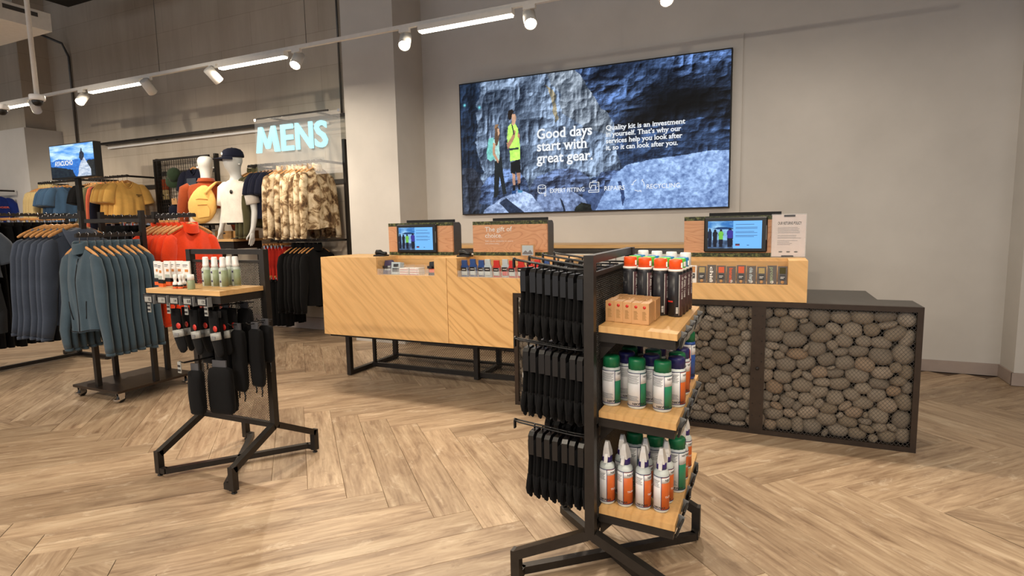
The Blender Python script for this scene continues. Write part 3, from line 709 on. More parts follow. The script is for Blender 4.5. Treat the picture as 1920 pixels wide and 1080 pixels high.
for k in range(3):
    a = PI/2+k*2*PI/3; c0, c1_, c2_ = [(.6+.6*math.cos(a+d), .5+.6*math.sin(a+d)) for d in (.35, 1.0, 1.5)]
    tri.append([c0, c1_, c2_]); tri.append([(c2_[0]+.15*math.cos(a-.6), c2_[1]+.15*math.sin(a-.6)), c2_, (c2_[0]+.16*math.cos(a+1), c2_[1]+.16*math.sin(a+1))])
icon(.683, tri)

# ------------------------------------------------------------------ service counter (ash veneer) and gabion desk
CY = 3.793; CTOP = 1.10; GTOP = .845
CX0, CSEAM, CX1, CXE = -3.513, -2.262, -1.705, -1.24
n1l, n1r, nz = -2.926, -2.372, .958
n2l, n2r = -2.168, -1.36
t = thing('service_counter', 'long ash veneered service counter on black steel legs below the big screen', 'counter', (0, CY, 0))
def vpanel(name, poly, mat): MB().prism(poly, 0, .022).build(name, mat, t)
vpanel('front_panel', [(CX0, .43), (CSEAM-.002, .43), (CSEAM-.002, CTOP), (n1r, CTOP), (n1r, nz), (n1l, nz), (n1l, CTOP), (CX0, CTOP)], 'ash')
vpanel('front_panel', [(CSEAM+.002, .43), (CX1, .43), (CX1, GTOP+.002), (CXE, GTOP+.002), (CXE, CTOP), (n2r, CTOP), (n2r, nz-.004), (n2l, nz-.004), (n2l, CTOP), (CSEAM+.002, CTOP)], 'ash2')
MB().box(CX0, CX0+.02, .022, .5, .43, CTOP).build('side_panel', 'ash', t)
MB().box(CXE-.02, CXE, .022, .5, GTOP+.002, CTOP).build('side_panel', 'ash', t)
top = MB()
top.box(CX0+.02, CXE-.02, .30, .5, CTOP-.025, CTOP).box(CX0+.02, n1l, .022, .30, CTOP-.025, CTOP).box(n1r, n2l, .022, .30, CTOP-.025, CTOP).box(n2r, CXE-.02, .022, .30, CTOP-.025, CTOP)
top.build('worktop', 'ash', t)
def niche(par, x0, x1, zb, zt, ncol):
    MB().box(x0, x1, .022, .30, zb-.012, zb).box(x0, x1, .285, .30, zb, zt-.025).box(x0-.012, x0, .022, .30, zb, zt-.025).box(x1, x1+.012, .022, .30, zb, zt-.025).build('niche_tray', 'shelfwoodx', par)
    for k in range(1, ncol): 
        x = x0+(x1-x0)*k/ncol
        MB().box(x-.0015, x+.0015, .03, .28, zb, zb+.075).build('divider', 'niche_clear', par)
    MB().box(x0, x1, .004, .008, zb-.002, zb+.05).build('niche_lip', 'niche_clear', par)
niche(t, n1l, n1r, nz, CTOP, 6); niche(t, n2l, n2r, nz-.004, CTOP, 12)
lx = -3.49
def legframe(x, y0, y1, zt=.43):
    mb = MB(); s = .042
    mb.box(x-s/2, x+s/2, y0, y0+s, .005, zt).box(x-s/2, x+s/2, y1-s, y1, .005, zt).box(x-s/2, x+s/2, y0+s, y1-s, .005, .045).box(x-s/2, x+s/2, y0+s, y1-s, zt-.03, zt)
    mb.build('leg_frame', 'steel', t)
legframe(lx+.02, .235, .98); legframe(-2.29, .49, .98); legframe(CX1-.06, .30, .98)
MB().box(lx+.06, CX1-.02, .525, .555, .02, .06).box(lx+.06, CX1-.02, .525, .555, .40, .43).box(-3.42, -3.395, .525, .555, .06, .40).build('modesty_frame', 'steel', t)
MB().box(CX0+.02, CX1-.02, .94, .98, .03, .05).build('rear_rail', 'steel', t)
MB().box(CX0+.02, CX1-.02, .05, .97, .405, .43).build('underside', 'matblack', t)
def mesh_screen(name, par, mat, x0, x1, z0, z1, y, cw=.020, ch=.0115, wire=.0016, axis='x', depth=.0012):
    """expanded metal: zigzag strands that meet their neighbours"""
    nx = int((x1-x0)/(cw/2)); nz_ = int((z1-z0)/ch)
    xs = x0+(x1-x0)*np.arange(nx+1)/nx
    vs = []; fs = []
    hz = (z1-z0)/nz_
    for j in range(nz_):
        zc = z0+(j+.5)*hz
        up_ = np.where((np.arange(nx+1)+j) % 2 == 0, 1, -1)
        z = np.clip(zc+up_*hz*.5, z0, z1)
        o = len(vs)
        for i in range(nx+1):
            for (dz, dy_) in ((-wire, 0), (wire, 0), (wire, depth), (-wire, depth)):
                vs.append((xs[i], y+dy_, z[i]+dz) if axis == 'x' else (y+dy_, xs[i], z[i]+dz))
        for i in range(nx):
            a = o+i*4; b = a+4
            for k in range(2): l = k+1; fs.append((a+k, b+k, b+l, a+l)) if k == 0 else fs.append((a+k, b+k, b+l, a+l))
            fs.append((a+3, b+3, b, a))
    me = bpy.data.meshes.new(name); me.from_pydata(vs, [], fs); me.materials.append(M[mat]); me.update()
    return stuff(put(me, name, par))
mesh_screen('wire_mesh', t, 'steel', -3.39, CX1-.03, .06, .40, .538, .022, .0125, .0013)
MB().tube([(-2.13, .6, .42), (-2.13, .61, .3), (-2.12, .6, .2)], .004, 6).tube([(-1.95, .62, .42), (-2.0, .6, .34), (-2.05, .58, .26), (-2.06, .6, .24)], .005, 6).build('cable', 'black', t)

# gabion desk: steel frame, expanded metal front, river stones behind it
GX0, GX1, GD = -1.70, .81, .30
t = thing('gabion_desk', 'steel framed desk front filled with grey river stones behind wire mesh', 'counter', (0, CY, 0))
s = .03
MB().box(GX0, GX1, 0, s, .0, s).box(GX0, GX1, 0, s, GTOP-s, GTOP).box(GX0, GX0+s, 0, s, s, GTOP-s).box(GX1-s, GX1, 0, s, s, GTOP-s) \
    .box(GX1-s, GX1, GD-s, GD, 0, GTOP-s).box(GX0, GX0+s, GD-s, GD, 0, GTOP-s).box(GX1-s, GX1, s, GD-s, 0, s).box(GX0, GX0+s, s, GD-s, 0, s).box(GX0, GX1, GD-s, GD, 0, s).build('frame', 'steel_plate', t)
MB().box(GX0, GX1, s, GD, GTOP-.012, GTOP).build('top_plate', 'gunmetal', t)
MB().box(GX1-.012, GX1-.006, s, GD-s, s, GTOP-.012).box(GX0+s, GX1-s, GD-.012, GD-.006, s, GTOP-s).build('back_plate', 'matblack', t)
MB().box(GX0+s, GX1-s, .03, GD-.03, .002, .014).build('base_plate', 'steel_plate', t)
o = MB().box(-.075, .004, -.004, .004, s, GTOP-s).build('cover_plate', 'steel_plate', t)
MB().lathe([(.001, 0), (.011, 0), (.011, .003), (.001, .003)], 14, (-.036, -.0075, .425), 0, 'y').build('cable_grommet', 'black', o)
for z in (.12, .2, .29, .36, .47, .52, .6, .68, .76):
    for x in (-.058, -.014): MB().lathe([(.0005, 0), (.0035, 0), (.003, .002), (.0005, .002)], 8, (x, -.006, z), 0, 'y').build('rivet', 'black', o)
mesh_screen('wire_mesh', t, 'gunmetal', GX0+s, GX1-s, s, GTOP-s, .012, .0215, .0128, .0015)
def stones():
    rg = np.random.default_rng(5); W_, H_ = GX1-GX0-2*s, GTOP-2*s-.012
    n = 370; p = rg.random((n, 2))*[W_, H_]; wt = (rg.random(n)**1.3)*.0024
    gx, gy = np.meshgrid(np.linspace(0, W_, 300), np.linspace(0, H_, 110)); g = np.stack([gx.ravel(), gy.ravel()], 1)
    st = np.array([.78, 1.0]); ar = rg.uniform(-.5, .5, n)
    for it in range(14):
        d = ((g[:, None, :]*st-p[None]*st)**2).sum(-1)-wt[None]
        lab = d.argmin(1)
        cnt = np.bincount(lab, minlength=n)+1e-9
        c = np.stack([np.bincount(lab, g[:, k], n)/cnt for k in (0, 1)], 1)
        ok = cnt > 3; p[ok] += (c[ok]-p[ok])*(1.0 if it < 9 else .6)
    out = []
    for i in range(n):
        q = g[lab == i]
        if len(q) < 12: continue
        c = q.mean(0); cov = np.cov((q-c).T); ev, vec = np.linalg.eigh(cov)
        a, b = 2.02*math.sqrt(ev[1]), 2.02*math.sqrt(ev[0]); ang = math.atan2(vec[1, 1], vec[0, 1])
        out.append((c[0]+GX0+s, c[1]+s, a, b, ang))
    return out
stone_me = []
def blob(name, seed, sub=2):
    import bmesh
    r = random.Random(seed); bm = bmesh.new(); bmesh.ops.create_icosphere(bm, subdivisions=sub, radius=1)
    ph = [r.uniform(0, 6) for _ in range(6)]; e = r.uniform(.75, .95)
    for v in bm.verts:
        x, y, z = v.co; k = 1+.07*math.sin(2.1*x+ph[0])+.06*math.sin(2.6*z+ph[1])+.05*math.sin(3.3*y+ph[2]+x*2)
        sg = lambda q: math.copysign(abs(q)**e, q)
        v.co = (sg(x)*k, y*k, sg(z)*k)
    for f in bm.faces: f.smooth = True
    me = bpy.data.meshes.new(name); bm.to_mesh(me); bm.free(); me.materials.append(M['stone']); return me
stone_me = [blob('stone', 40+k, 3) for k in range(10)]
blist = sorted(stones(), key=lambda q: -q[0])
rs = MB(); low = blob('stone_low', 3, 2)
lv = [tuple(v.co) for v in low.vertices]; lf = [tuple(p.vertices) for p in low.polygons]
for i, (x, z, a, b, ang) in enumerate(blist):
    dp = min(.05, (a+b)/2*.85); yy = .017+dp*1.08+RND.random()*.006
    if i < 292:
        o = put(stone_me[i % 10], 'stone', t, (x, yy, z), (0, -ang, 0)); o.scale = (a*.93, dp*.92, b*.93)
    else:
        Mx = Matrix.Translation((x, yy, z)) @ Matrix.Rotation(-ang, 4, 'Y') @ Matrix.Diagonal((a*.93, dp*.92, b*.93, 1))
        rs.add([Mx @ Vector(q) for q in lv], lf, 0, True)
for i in range(300):                          # stones of the second layer, seen in the gaps
    x, z = RND.uniform(GX0+.08, GX1-.08), RND.uniform(.075, GTOP-.075); a = RND.uniform(.03, .048)
    Mx = Matrix.Translation((x, .165+RND.random()*.05, z)) @ Matrix.Rotation(RND.uniform(-1, 1), 4, 'Y') @ Matrix.Diagonal((a, .035, a*.72, 1))
    rs.add([Mx @ Vector(q) for q in lv], lf, 0, True)
stuff(rs.build('stone_fill', 'stone', t))
# desk behind the gabion
t = thing('staff_desk', 'grey staff worktop behind the stone filled desk front', 'desk', (0, CY, 0))
MB().box(CXE+.03, .63, GD+.004, .78, GTOP-.03, GTOP-.001).build('worktop', 'gunmetal', t)
MB().box(.58, .62, GD+.01, .76, 0, GTOP-.03).box(CXE+.05, CXE+.09, GD+.01, .76, 0, GTOP-.03).build('side_panel', 'matblack', t)
# back counter along the wall
p0, p1 = onY(1040, 459, 5.35), onY(1283, 459, 5.35)
t = thing('back_counter', 'low white back counter with wooden edge against the wall below the screen', 'counter', (0, 5.35, 0))
bz = p0.z
MB().box(-3.6, .2, 0, .54, bz-.035, bz).build('worktop', 'shelfwoodx', t)
MB().box(-3.6, .2, .03, .54, bz-.09, bz-.035).build('recess', 'gunmetal', t)
MB().box(-3.6, .2, .02, .54, .10, bz-.09).build('carcass', 'white', t)
for k in range(5): MB().box(-3.59+k*.76, -3.59+k*.76+.75, 0, .02, .12, bz-.10).build('door', 'white', t)
MB().box(-3.6, .2, .06, .54, 0, .10).build('plinth', 'gunmetal', t)

# till screens clad in plywood
TY = 4.15
def till(x0, x1, lab, z0=CTOP, z1=1.377):
    t = thing('till_unit', lab, 'till', (0, TY, z0))
    h = z1-z0; b = .028
    MB().box(x0, x1, 0, .02, b, h-b).build('wood_face', 'ply', t)
    MB().box(x0, x1, 0, .02, .001, b).box(x0, x1, 0, .02, h-b, h).build('patterned_edge', 'moss', t)
    MB().prism([(.02, .001), (.15, .001), (.15, h-.03), (.135, h-.008), (.115, h), (.02, h)], x0+.004, x1, 'x').build('housing', 'gunmetal', t)
    MB().box(x0+.16, x1-.02, .05, .085, h+.001, h+.024).build('monitor_edge', 'matblack', t)
    return t
tl1 = till(-3.052, -2.405, 'plywood till unit carrying a tablet at the pillar end of the counter')
tl2 = till(-2.212, -1.562, 'plywood till unit reading the gift of choice')
letter('The gift of', .052, 'white_ink', tl2, (-2.10, -.002, .196), name='lettering', bold=.008, serif=True, width=.238)
letter('choice.', .052, 'white_ink', tl2, (-2.10, -.002, .145), name='lettering', bold=.008, serif=True, width=.155)
letter('Gift cards available in store', .016, 'white_ink', tl2, (-2.10, -.002, .112), name='small_print', width=.25)
letter('and online today.', .016, 'white_ink', tl2, (-2.10, -.002, .092), name='small_print', width=.13)
def tablet(x0, x1, z0, z1, y, lab):
    t = thing('tablet', lab, 'tablet', (x0, y, z0))
    w_, h = x1-x0, z1-z0
    MB().box(0, w_, -.026, -.002, 0, h, 0, .008).build('case', 'black', t)
    m = .026
    put(picture_mb(paint_tablet(), m, w_-m*1.3, m, h-m), 'picture', t, (0, -.0275, 0)).data.materials.append(M['picture'])
    tx = m+(w_-2.3*m)*.52
    for k, q in enumerate((.80, .70, .66, .56, .52, .43, .39)):
        MB().box(tx, tx+(w_-2.3*m)*(.40 if k % 3 else .34), -.0285, -.028, m+(h-2*m)*q*1.08, m+(h-2*m)*q*1.08+.0028).build('text_line', 'packblue', t)
    MB().box(tx, tx+.028, -.0285, -.028, m+.018, m+.032).build('logo_block', 'packpurple', t)
    MB().box(tx+.002, tx+.026, -.0292, -.0287, m+.019, m+.024).build('logo_strip', 'redplastic', t)
    MB().box(tx+.072, tx+.086, -.0285, -.028, m+.02, m+.024).build('logo_mark', 'packblue', t)
    MB().box(w_-.008, w_-.005, -.0265, -.026, h*.35, h*.75).build('side_light', 'greytag', t)
    return t
a, b = onY(748, 475, TY), onY(820, 419, TY)
tablet(a.x, b.x, a.z+.006, b.z-.004, TY, 'black tablet on the plywood till unit near the white pillar')
# right till on the gabion
BX0, BX1 = -.56, .225
t = thing('till_plinth', 'ash veneered display box holding snack bars on the stone filled desk', 'display box', (0, CY+.012, GTOP))
zz = CTOP-GTOP; a0, a1, az = -.53, .120, .105
MB().prism([(BX0, .002), (BX1, .002), (BX1, zz), (a1, zz), (a1, az), (a0, az), (a0, zz), (BX0, zz)], 0, .02).build('front_panel', 'ash', t)
MB().box(BX1-.02, BX1, .02, .45, .002, zz).box(BX0, BX0+.02, .02, .45, .002, zz).build('side_panel', 'ash', t)
MB().box(BX0+.02, BX1-.02, .24, .45, zz-.02, zz).box(a1, BX1-.02, .02, .24, zz-.02, zz).build('worktop', 'ash', t)
MB().box(a0, a1, .02, .24, az-.012, az).box(a0, a1, .225, .24, az, zz-.02).box(a1, a1+.012, .02, .24, az, zz-.02).build('niche_tray', 'shelfwoodx', t)
NB = 11; cw = (a1-a0)/NB
for k in range(1, NB): MB().box(a0+cw*k-.0015, a0+cw*k+.0015, .016, .2, az, az+.115).build('divider', 'niche_clear', t)
tl3 = till(-.535, .10, 'plywood till unit carrying a tablet beside the returns policy sheet')
tl3.location.y = TY
a, b = onY(1320, 473, TY), onY(1440, 405, TY)
tablet(a.x, b.x, a.z+.002, b.z-.002, TY, 'black tablet on the plywood till unit above the snack bars')
# returns policy in a holder
a, b = onY(1446, 483, TY-.03), onY(1512, 400, TY-.03)
t = thing('policy_sheet', 'printed returns policy sheet in a clear upright holder beside the tablet', 'sign', (a.x, TY-.03, CTOP))
wd, hh = b.x-a.x, b.z-CTOP
MB().box(0, wd, -.002, 0, .006, hh-.006).build('paper', 'paper', t)
MB().box(-.004, wd+.004, -.006, -.004, .001, hh).box(-.004, wd+.004, .003, .005, .001, hh).box(-.004, wd+.004, -.03, .03, 0, .004).build('holder', 'acrylic', t)
letter('OUR RETURNS POLICY', .026, 'ink', t, (wd*.17, -.0025, hh*.755), name='heading', bold=.03, width=wd*.70)
rr = random.Random(3)
for k in range(14):
    if k in (5, 9): continue
    MB().box(wd*.17, wd*(.17+(.55+.18*rr.random())*(.6 if k > 10 else 1)), -.0025, -.0021, hh*(.68-.03*k), hh*(.68-.03*k)+.0026).build('text_line', 'card', t)
MB().box(wd*.35, wd*.68, -.0072, -.0062, hh*.93, hh*.975).box(wd*.3, wd*.66, -.0072, -.0062, .004, hh*.05).build('clip', 'cardgrey', t)
for u_ in (.22, .45, .68): MB().lathe([(.001, 0), (.009, 0), (.009, .0005), (.001, .0005)], 12, (wd*u_+.01, -.0022, hh*.13), 0, 'y', 1.4, .5).build('logo', 'ink', t)
# card scanners / readers on the counter
def reader(px, lab):
    p = onY(px, 478, 3.98)
    t = thing('card_reader', lab, 'card reader', (p.x, 3.98, CTOP))
    MB().prism([(-.055, 0), (.06, 0), (.062, .012), (.0, .02), (-.05, .012)], -.035, .035, 'y').build('base', 'black', t)
    MB().tube([(-.05, 0, .02), (-.035, 0, .035), (-.005, 0, .036), (.02, 0, .026), (.055, 0, .022)], [.012, .022, .02, .014, .016], 10).build('body', 'black', t)
reader(714, 'small black hand scanner on the counter beside the white pillar')
reader(871, 'small black hand scanner on the counter between two plywood till units')
# framed gift card
p = onY(990, 480, 4.0)
t = thing('gift_card_frame', 'small framed card standing on the counter before the gift of choice unit', 'frame', (p.x, 4.0, CTOP), math.radians(-6))
MB().box(-.07, .07, 0, .008, 0, .005).box(-.062, .058, .0, .006, .004, .095).build('frame', 'kraft', t)
MB().box(-.05, .045, -.001, 0, .012, .088).build('card', 'packclear', t)
MB().prism([(-.045, .03), (-.02, .05), (.0, .035), (.02, .055), (.04, .03), (.04, .02), (-.045, .02)], -.002, -.001).build('picture', 'card', t)

# ------------------------------------------------------------------ display stands: two posts, mesh panel, splayed feet joined by crossed bars
def stand(lab, cx, cy, hp, fx_, fy_, along):
    """local x runs along the panel"""
    t = thing('display_stand', lab, 'display stand', (cx, cy, 0), 0 if along == 'x' else PI/2)
    w_ = .034; zp = .265; zt = 1.243
    for sx in (-1, 1):
        MB().box(sx*hp-w_/2, sx*hp+w_/2, -w_/2, w_/2, zp-.012, zt).build('post', 'steel', t)
        for sy in (-1, 1):
            MB().beam((sx*hp, sy*.012, zp), (sx*fx_, sy*fy_, .125), w_, w_).build('arm', 'steel', t)
            o = MB().box(sx*fx_-w_/2, sx*fx_+w_/2, sy*fy_-w_/2, sy*fy_+w_/2, .016, .142).build('foot', 'steel', t)
            MB().lathe([(.004, .016), (.004, .006), (.014, .006), (.014, 0), (.001, 0)][::-1], 10, (sx*fx_, sy*fy_, 0)).build('glide', 'black', o)
    for sx in (-1, 1):
        st = .05; a = Vector((-fx_, sx*-fy_, .034)); b = Vector((fx_, sx*fy_, .034))
        a2, b2 = a+Vector((st, 0, 0)), b-Vector((st, 0, 0))
        MB().beam(a, a2+Vector((.006, 0, 0)), w_*.9, .03).beam(a2, b2, w_*.9, .03).beam(b2-Vector((.006, 0, 0)), b, w_*.9, .03).build('cross_bar', 'steel', t)
    MB().box(-hp, hp, -.012, .012, zt-.028, zt).build('top_rail', 'steel', t)
    MB().box(-hp, hp, -.012, .012, zp-.012, zp+.016).build('bottom_rail', 'steel', t)
    MB().box(-hp, hp, -.010, .010, .60, .635).build('middle_rail', 'steel', t)
    mesh_screen('mesh_panel', t, 'steel', -hp+w_/2, hp-w_/2, zp+.016, .60, 0, .012, .0072, .0012, depth=.002)
    mesh_screen('mesh_panel', t, 'steel', -hp+w_/2, hp-w_/2, .635, zt-.075, 0, .012, .0072, .0017, depth=.002)
    MB().box(-hp, hp, -.006, .006, zt-.075, zt-.06).build('panel_edge', 'steel', t)
    return t
FS_Y0, FS_Y1 = 1.82, 2.42
FX = -.535
fs = stand('black steel display stand carrying gloves, spray cans and care bottles', FX, (FS_Y0+FS_Y1)/2, (FS_Y1-FS_Y0)/2, .295, .29, 'y')
LFX, LFY = -2.758, 2.24
ls = stand('black steel display stand with socks and insect repellent sprays beside the clothing racks', LFX, LFY, .288, .288, .288, 'x')
def flocal(x, y, z): return (y-(FS_Y0+FS_Y1)/2, -(x-FX), z)      # world -> local of the rotated stand
# shelves of the first stand (they sag slightly towards their outer edge)
SX0, SX1, SY0, SY1 = -.514, -.255, 1.85, 2.50
SAG = .055
SZ = (1.003, .705, .356)
def sz(level, x): return SZ[level]-SAG*(x-SX0)
for k in range(3):
    z = SZ[k]; d = SAG*(SX1-SX0); cyl = (FS_Y0+FS_Y1)/2
    def sprism(name, mat, za, zb, y0, y1, x0=SX0, x1=SX1):
        mb = MB().prism([(x0, z+za-SAG*(x0-SX0)), (x1, z+za-SAG*(x1-SX0)), (x1, z+zb-SAG*(x1-SX0)), (x0, z+zb-SAG*(x0-SX0))], y0, y1, 'y')
        mb.v = [flocal(*p) for p in mb.v]; return mb.build(name, mat, fs)
    sprism('shelf_board', 'shelfwood', -.022, 0, SY0, SY1)
    o = sprism('shelf_tray', 'steel', -.055, -.0225, SY0+.006, SY1-.006, SX0-.003, SX1-.006)
    for y in (SY0+.05, SY1-.05-.08):
        mb = MB().prism([(FX+.012, z-.02), (SX0+.06, z-.055), (FX+.012, z-.13)], y, y+.006, 'y'); mb.v = [flocal(*p) for p in mb.v]
        mb.build('bracket', 'steel', fs)
# hooks for gloves on the other face
HT = []
for k, (bx, by, tx, ty) in enumerate(((1097, 506, 965, 486), (1097, 657, 967, 634), (1090, 817, 967, 787))):
    b_, t_ = onY(bx, by, 1.92), onY(tx, ty, 1.92)
    HT.append((b_.z, t_.z, t_.x))
    for y in (1.92, 2.07, 2.22, 2.36):
        mb = MB()
        for dy_ in (-.011, .011):
            mb.tube([(FX-.004, y+dy_, b_.z), (FX-.10, y+dy_, b_.z+.002), (t_.x+.02, y+dy_, t_.z-.004), (t_.x, y+dy_*.6, t_.z)], .0032, 6)
        mb.tube([(t_.x, y-.007, t_.z), (t_.x-.004, y, t_.z+.004), (t_.x, y+.007, t_.z)], .004, 6)
        mb.box(t_.x-.006, t_.x-.001, y-.008, y+.008, t_.z-.032, t_.z)
        mb.v = [flocal(*p) for p in mb.v]; mb.build('hook', 'black', fs)

# gloves: pairs on header cards, hung along the hooks
def glove_mb(side):
    """hangs down along -z from 0; seen flat in the YZ plane, thin along x"""
    mb = MB(); x = side*.010
    mb.tube([(x, 0, -.030), (x, 0, -.06), (x, 0, -.10), (x, .002, -.145), (x, .002, -.175)], [.040, .040, .036, .046, .044], 10, 0, True)
    mb.v = [((px-x)*.20+x, py, pz) for px, py, pz in mb.v]
    for k, (oy, ln, r) in enumerate(((-.034, .062, .0095), (-.012, .082, .010), (.011, .078, .010), (.033, .066, .0095))):
        f = MB().tube([(x, oy*.9, -.165), (x+side*.003, oy*1.02, -.175-ln*.35), (x+side*.006, oy*1.05, -.175-ln*.7), (x+side*.004, oy*1.05, -.175-ln), (x+side*.002, oy*1.05, -.175-ln-.006)], [r, r*1.02, r*.95, r*.75, r*.3], 8)
        mb.add(f.v, f.f, 0, True)
    f = MB().tube([(x, .036, -.115), (x+side*.004, .056, -.145), (x+side*.006, .062, -.175), (x+side*.006, .058, -.192)], [.012, .0115, .010, .006], 8); mb.add(f.v, f.f, 0, True)
    return mb
gt = thing('glove_pair', 'x', 'gloves', (0, 0, 0))
c = MB().prism([(-.026, 0), (.026, 0), (.040, -.012), (.040, -.085), (-.040, -.085), (-.040, -.012)], -.0105, .0105, 'x').build('header_card', 'gunblack', gt)
glove_mb(-1).build('glove', 'blackcloth', gt); glove_mb(1).build('glove', 'blackcloth', gt)
MB().tube([(0, 0, 0), (0, .006, .012), (0, 0, .020), (0, -.006, .012), (0, 0, 0)], .002, 6).build('hang_loop', 'black', gt)
MB().box(.014, .0146, -.016, .016, -.062, -.02).build('size_sticker', 'card', gt)
MB().box(-.021, -.019, -.014, -.009, -.118, -.100).box(-.021, -.019, -.009, -.002, -.118, -.1145).build('size_letter', 'whiteplastic', gt)
tr = TREE(gt); first = True
TN = ('top', 'middle', 'lowest'); FRONTH = ('front hook', 'second hook', 'third hook', 'back hook')
for k, (zb, zt_, tx) in enumerate(HT):
    for h, y in enumerate((1.92, 2.07, 2.22, 2.36)):
        n = (8, 6, 4, 4)[h] if k < 2 else (7, 5, 4, 4)[h]
        for i in range(n):
            f_ = (i+.6)/n; x = FX-.035-f_*(abs(tx-FX)-.075) if k < 2 else FX-.035-f_*(abs(tx-FX)-.10)
            z = zb+(zt_-zb)*f_*.8-.020
            lab = 'black glove pair on the %s tier, %s, %s' % (TN[k], FRONTH[h], nth(n-1-i, 'tip'))
            rz = RND.uniform(-.12, .12)
            if first: gt.location = (x, y, z); gt.rotation_euler = (0, 0, rz); gt['label'] = lab; gt['group'] = 'gloves on the stand'; first = False
            else: dup(gt, (x, y, z), rz, lab, 'gloves on the stand', None, tr)

# spray cans, care bottles, trigger bottles, cartons
def can_proto(capmat, white=False):
    t = thing('spray_can', 'x', 'spray can')
    r = .0275; h = .175
    MB().lathe([(.001, 0), (r*.93, 0), (r, .004), (r, h-.012), (r*.96, h-.006), (r*.9, h)], 24).build('body', 'canblack', t)
    o = MB().arc(r, .006, h-.016, 42, 108, 0, 8).arc(r, .006, h-.016, -60, 4, 1, 8).build('label', ['canplum', 'canblack'], t)
    MB().arc(r+.0006, .006, h-.016, 36, 39, 0, 1).arc(r+.0006, .055, .061, -56, -10, 1, 5).build('label_line', ['white_ink', 'redmark'], o)
    bar = MB()
    for q in range(5): bar.arc(r+.0007, .014+q*.005, .0165+q*.005, 14, 30, 0, 2)
    bar.build('barcode', 'white_ink', o)
    tx = text_mb('Grangers', .013, bold=.02); tx = bend(tx, r+.0012, math.radians(62)); tx.v = [(a, b, c_+.140) for a, b, c_ in tx.v]; tx.build('lettering', 'white_ink', o)
    tv = text_mb('REPEL + CARE', .011, bold=.01); tv.v = [(c_, b, .135-a) for a, b, c_ in tv.v]; bend(tv, r+.0012, math.radians(60)); tv.build('lettering', 'white_ink', o)
    MB().lathe([(.001, h-.004), (r*1.01, h-.004), (r*1.01, h+.003), (r*.96, h+.004)], 24).build('collar', 'white_ink', t)
    if white:
        MB().lathe([(.001, h), (.022, h+.002), (.022, h+.050), (.020, h+.056), (.001, h+.057)], 20).build('cap', 'whiteplastic', t)
    else:
        MB().lathe([(.001, h), (.0245, h+.002), (.0245, h+.034), (.0235, h+.040), (.018, h+.041), (.017, h+.037), (.001, h+.037)], 24).build('cap', capmat, t)
        MB().box(.010, .026, -.012, .004, h+.010, h+.028).build('cap_tab', 'white_ink', t)
    return t
def row(proto, pts, labf, group):
    tr = TREE(proto)
    for i, (x, y, z) in enumerate(pts):
        rz = RND.uniform(-.18, .18)
        if i == 0: proto.location = (x, y, z); proto.rotation_euler = (0, 0, rz); proto['label'] = labf(i); proto['group'] = group
        else: dup(proto, (x, y, z), rz, labf(i), group, None, tr)
xs = [onY(px, 590, 2.20).x for px in (1182, 1209, 1238, 1266)]
def nthpost(i): return ('next to the mesh panel', 'second from the mesh panel', 'third from the mesh panel', 'at the outer shelf edge')[i]
for mat, nm, y, wt in (('cap_orange', 'an orange', 2.195, False), ('cap_green', 'a green', 2.262, False), ('cap_blue', 'a blue', 2.329, False), (None, 'a tall white', 2.396, True)):
    dxr = (y-2.195)*.05
    row(can_proto(mat, wt), [(x+dxr, y, sz(0, x+dxr)) for x in xs], lambda i, nm=nm: 'black spray can with %s cap, %s' % (nm, nthpost(i)), 'spray cans on the top shelf')
# kraft cartons
t = thing('carton', 'x', 'carton')
MB().box(-.0155, .0155, -.05, .05, 0, .074, 0, .001).build('box', 'kraft', t)
MB().lathe([(.0005, 0), (.0055, 0), (.0055, .0004), (.0005, .0004)], 12, (0, -.0506, .060), 0, 'y').build('emblem', 'redmark', t)
mb = MB()
for q in range(9): mb.box(-.007, .007-.002*(q % 3), -.0506, -.0501, .016+q*.0034, .018+q*.0034)
mb.build('print', 'brownwood', t)
pts = []
for r_ in range(2):
    for k in range(5):
        x = onY(1135+8.1+k*16.3, 612, 1.945).x+r_*.004; pts.append((x, 1.995+r_*.1015, sz(0, x-.0155)))
row(t, pts, lambda i: 'small brown kraft carton in the %s row, %s' % (('front', 'back')[i//5], ('next to the mesh panel', 'second from the panel', 'third from the panel', 'fourth from the panel', 'at the outer end')[i % 5]), 'kraft cartons on the top shelf')
for o in bpy.data.objects:
    if o.name.startswith('carton') and o.parent is None: o.rotation_euler = (0, 0, RND.uniform(-.012, .012))
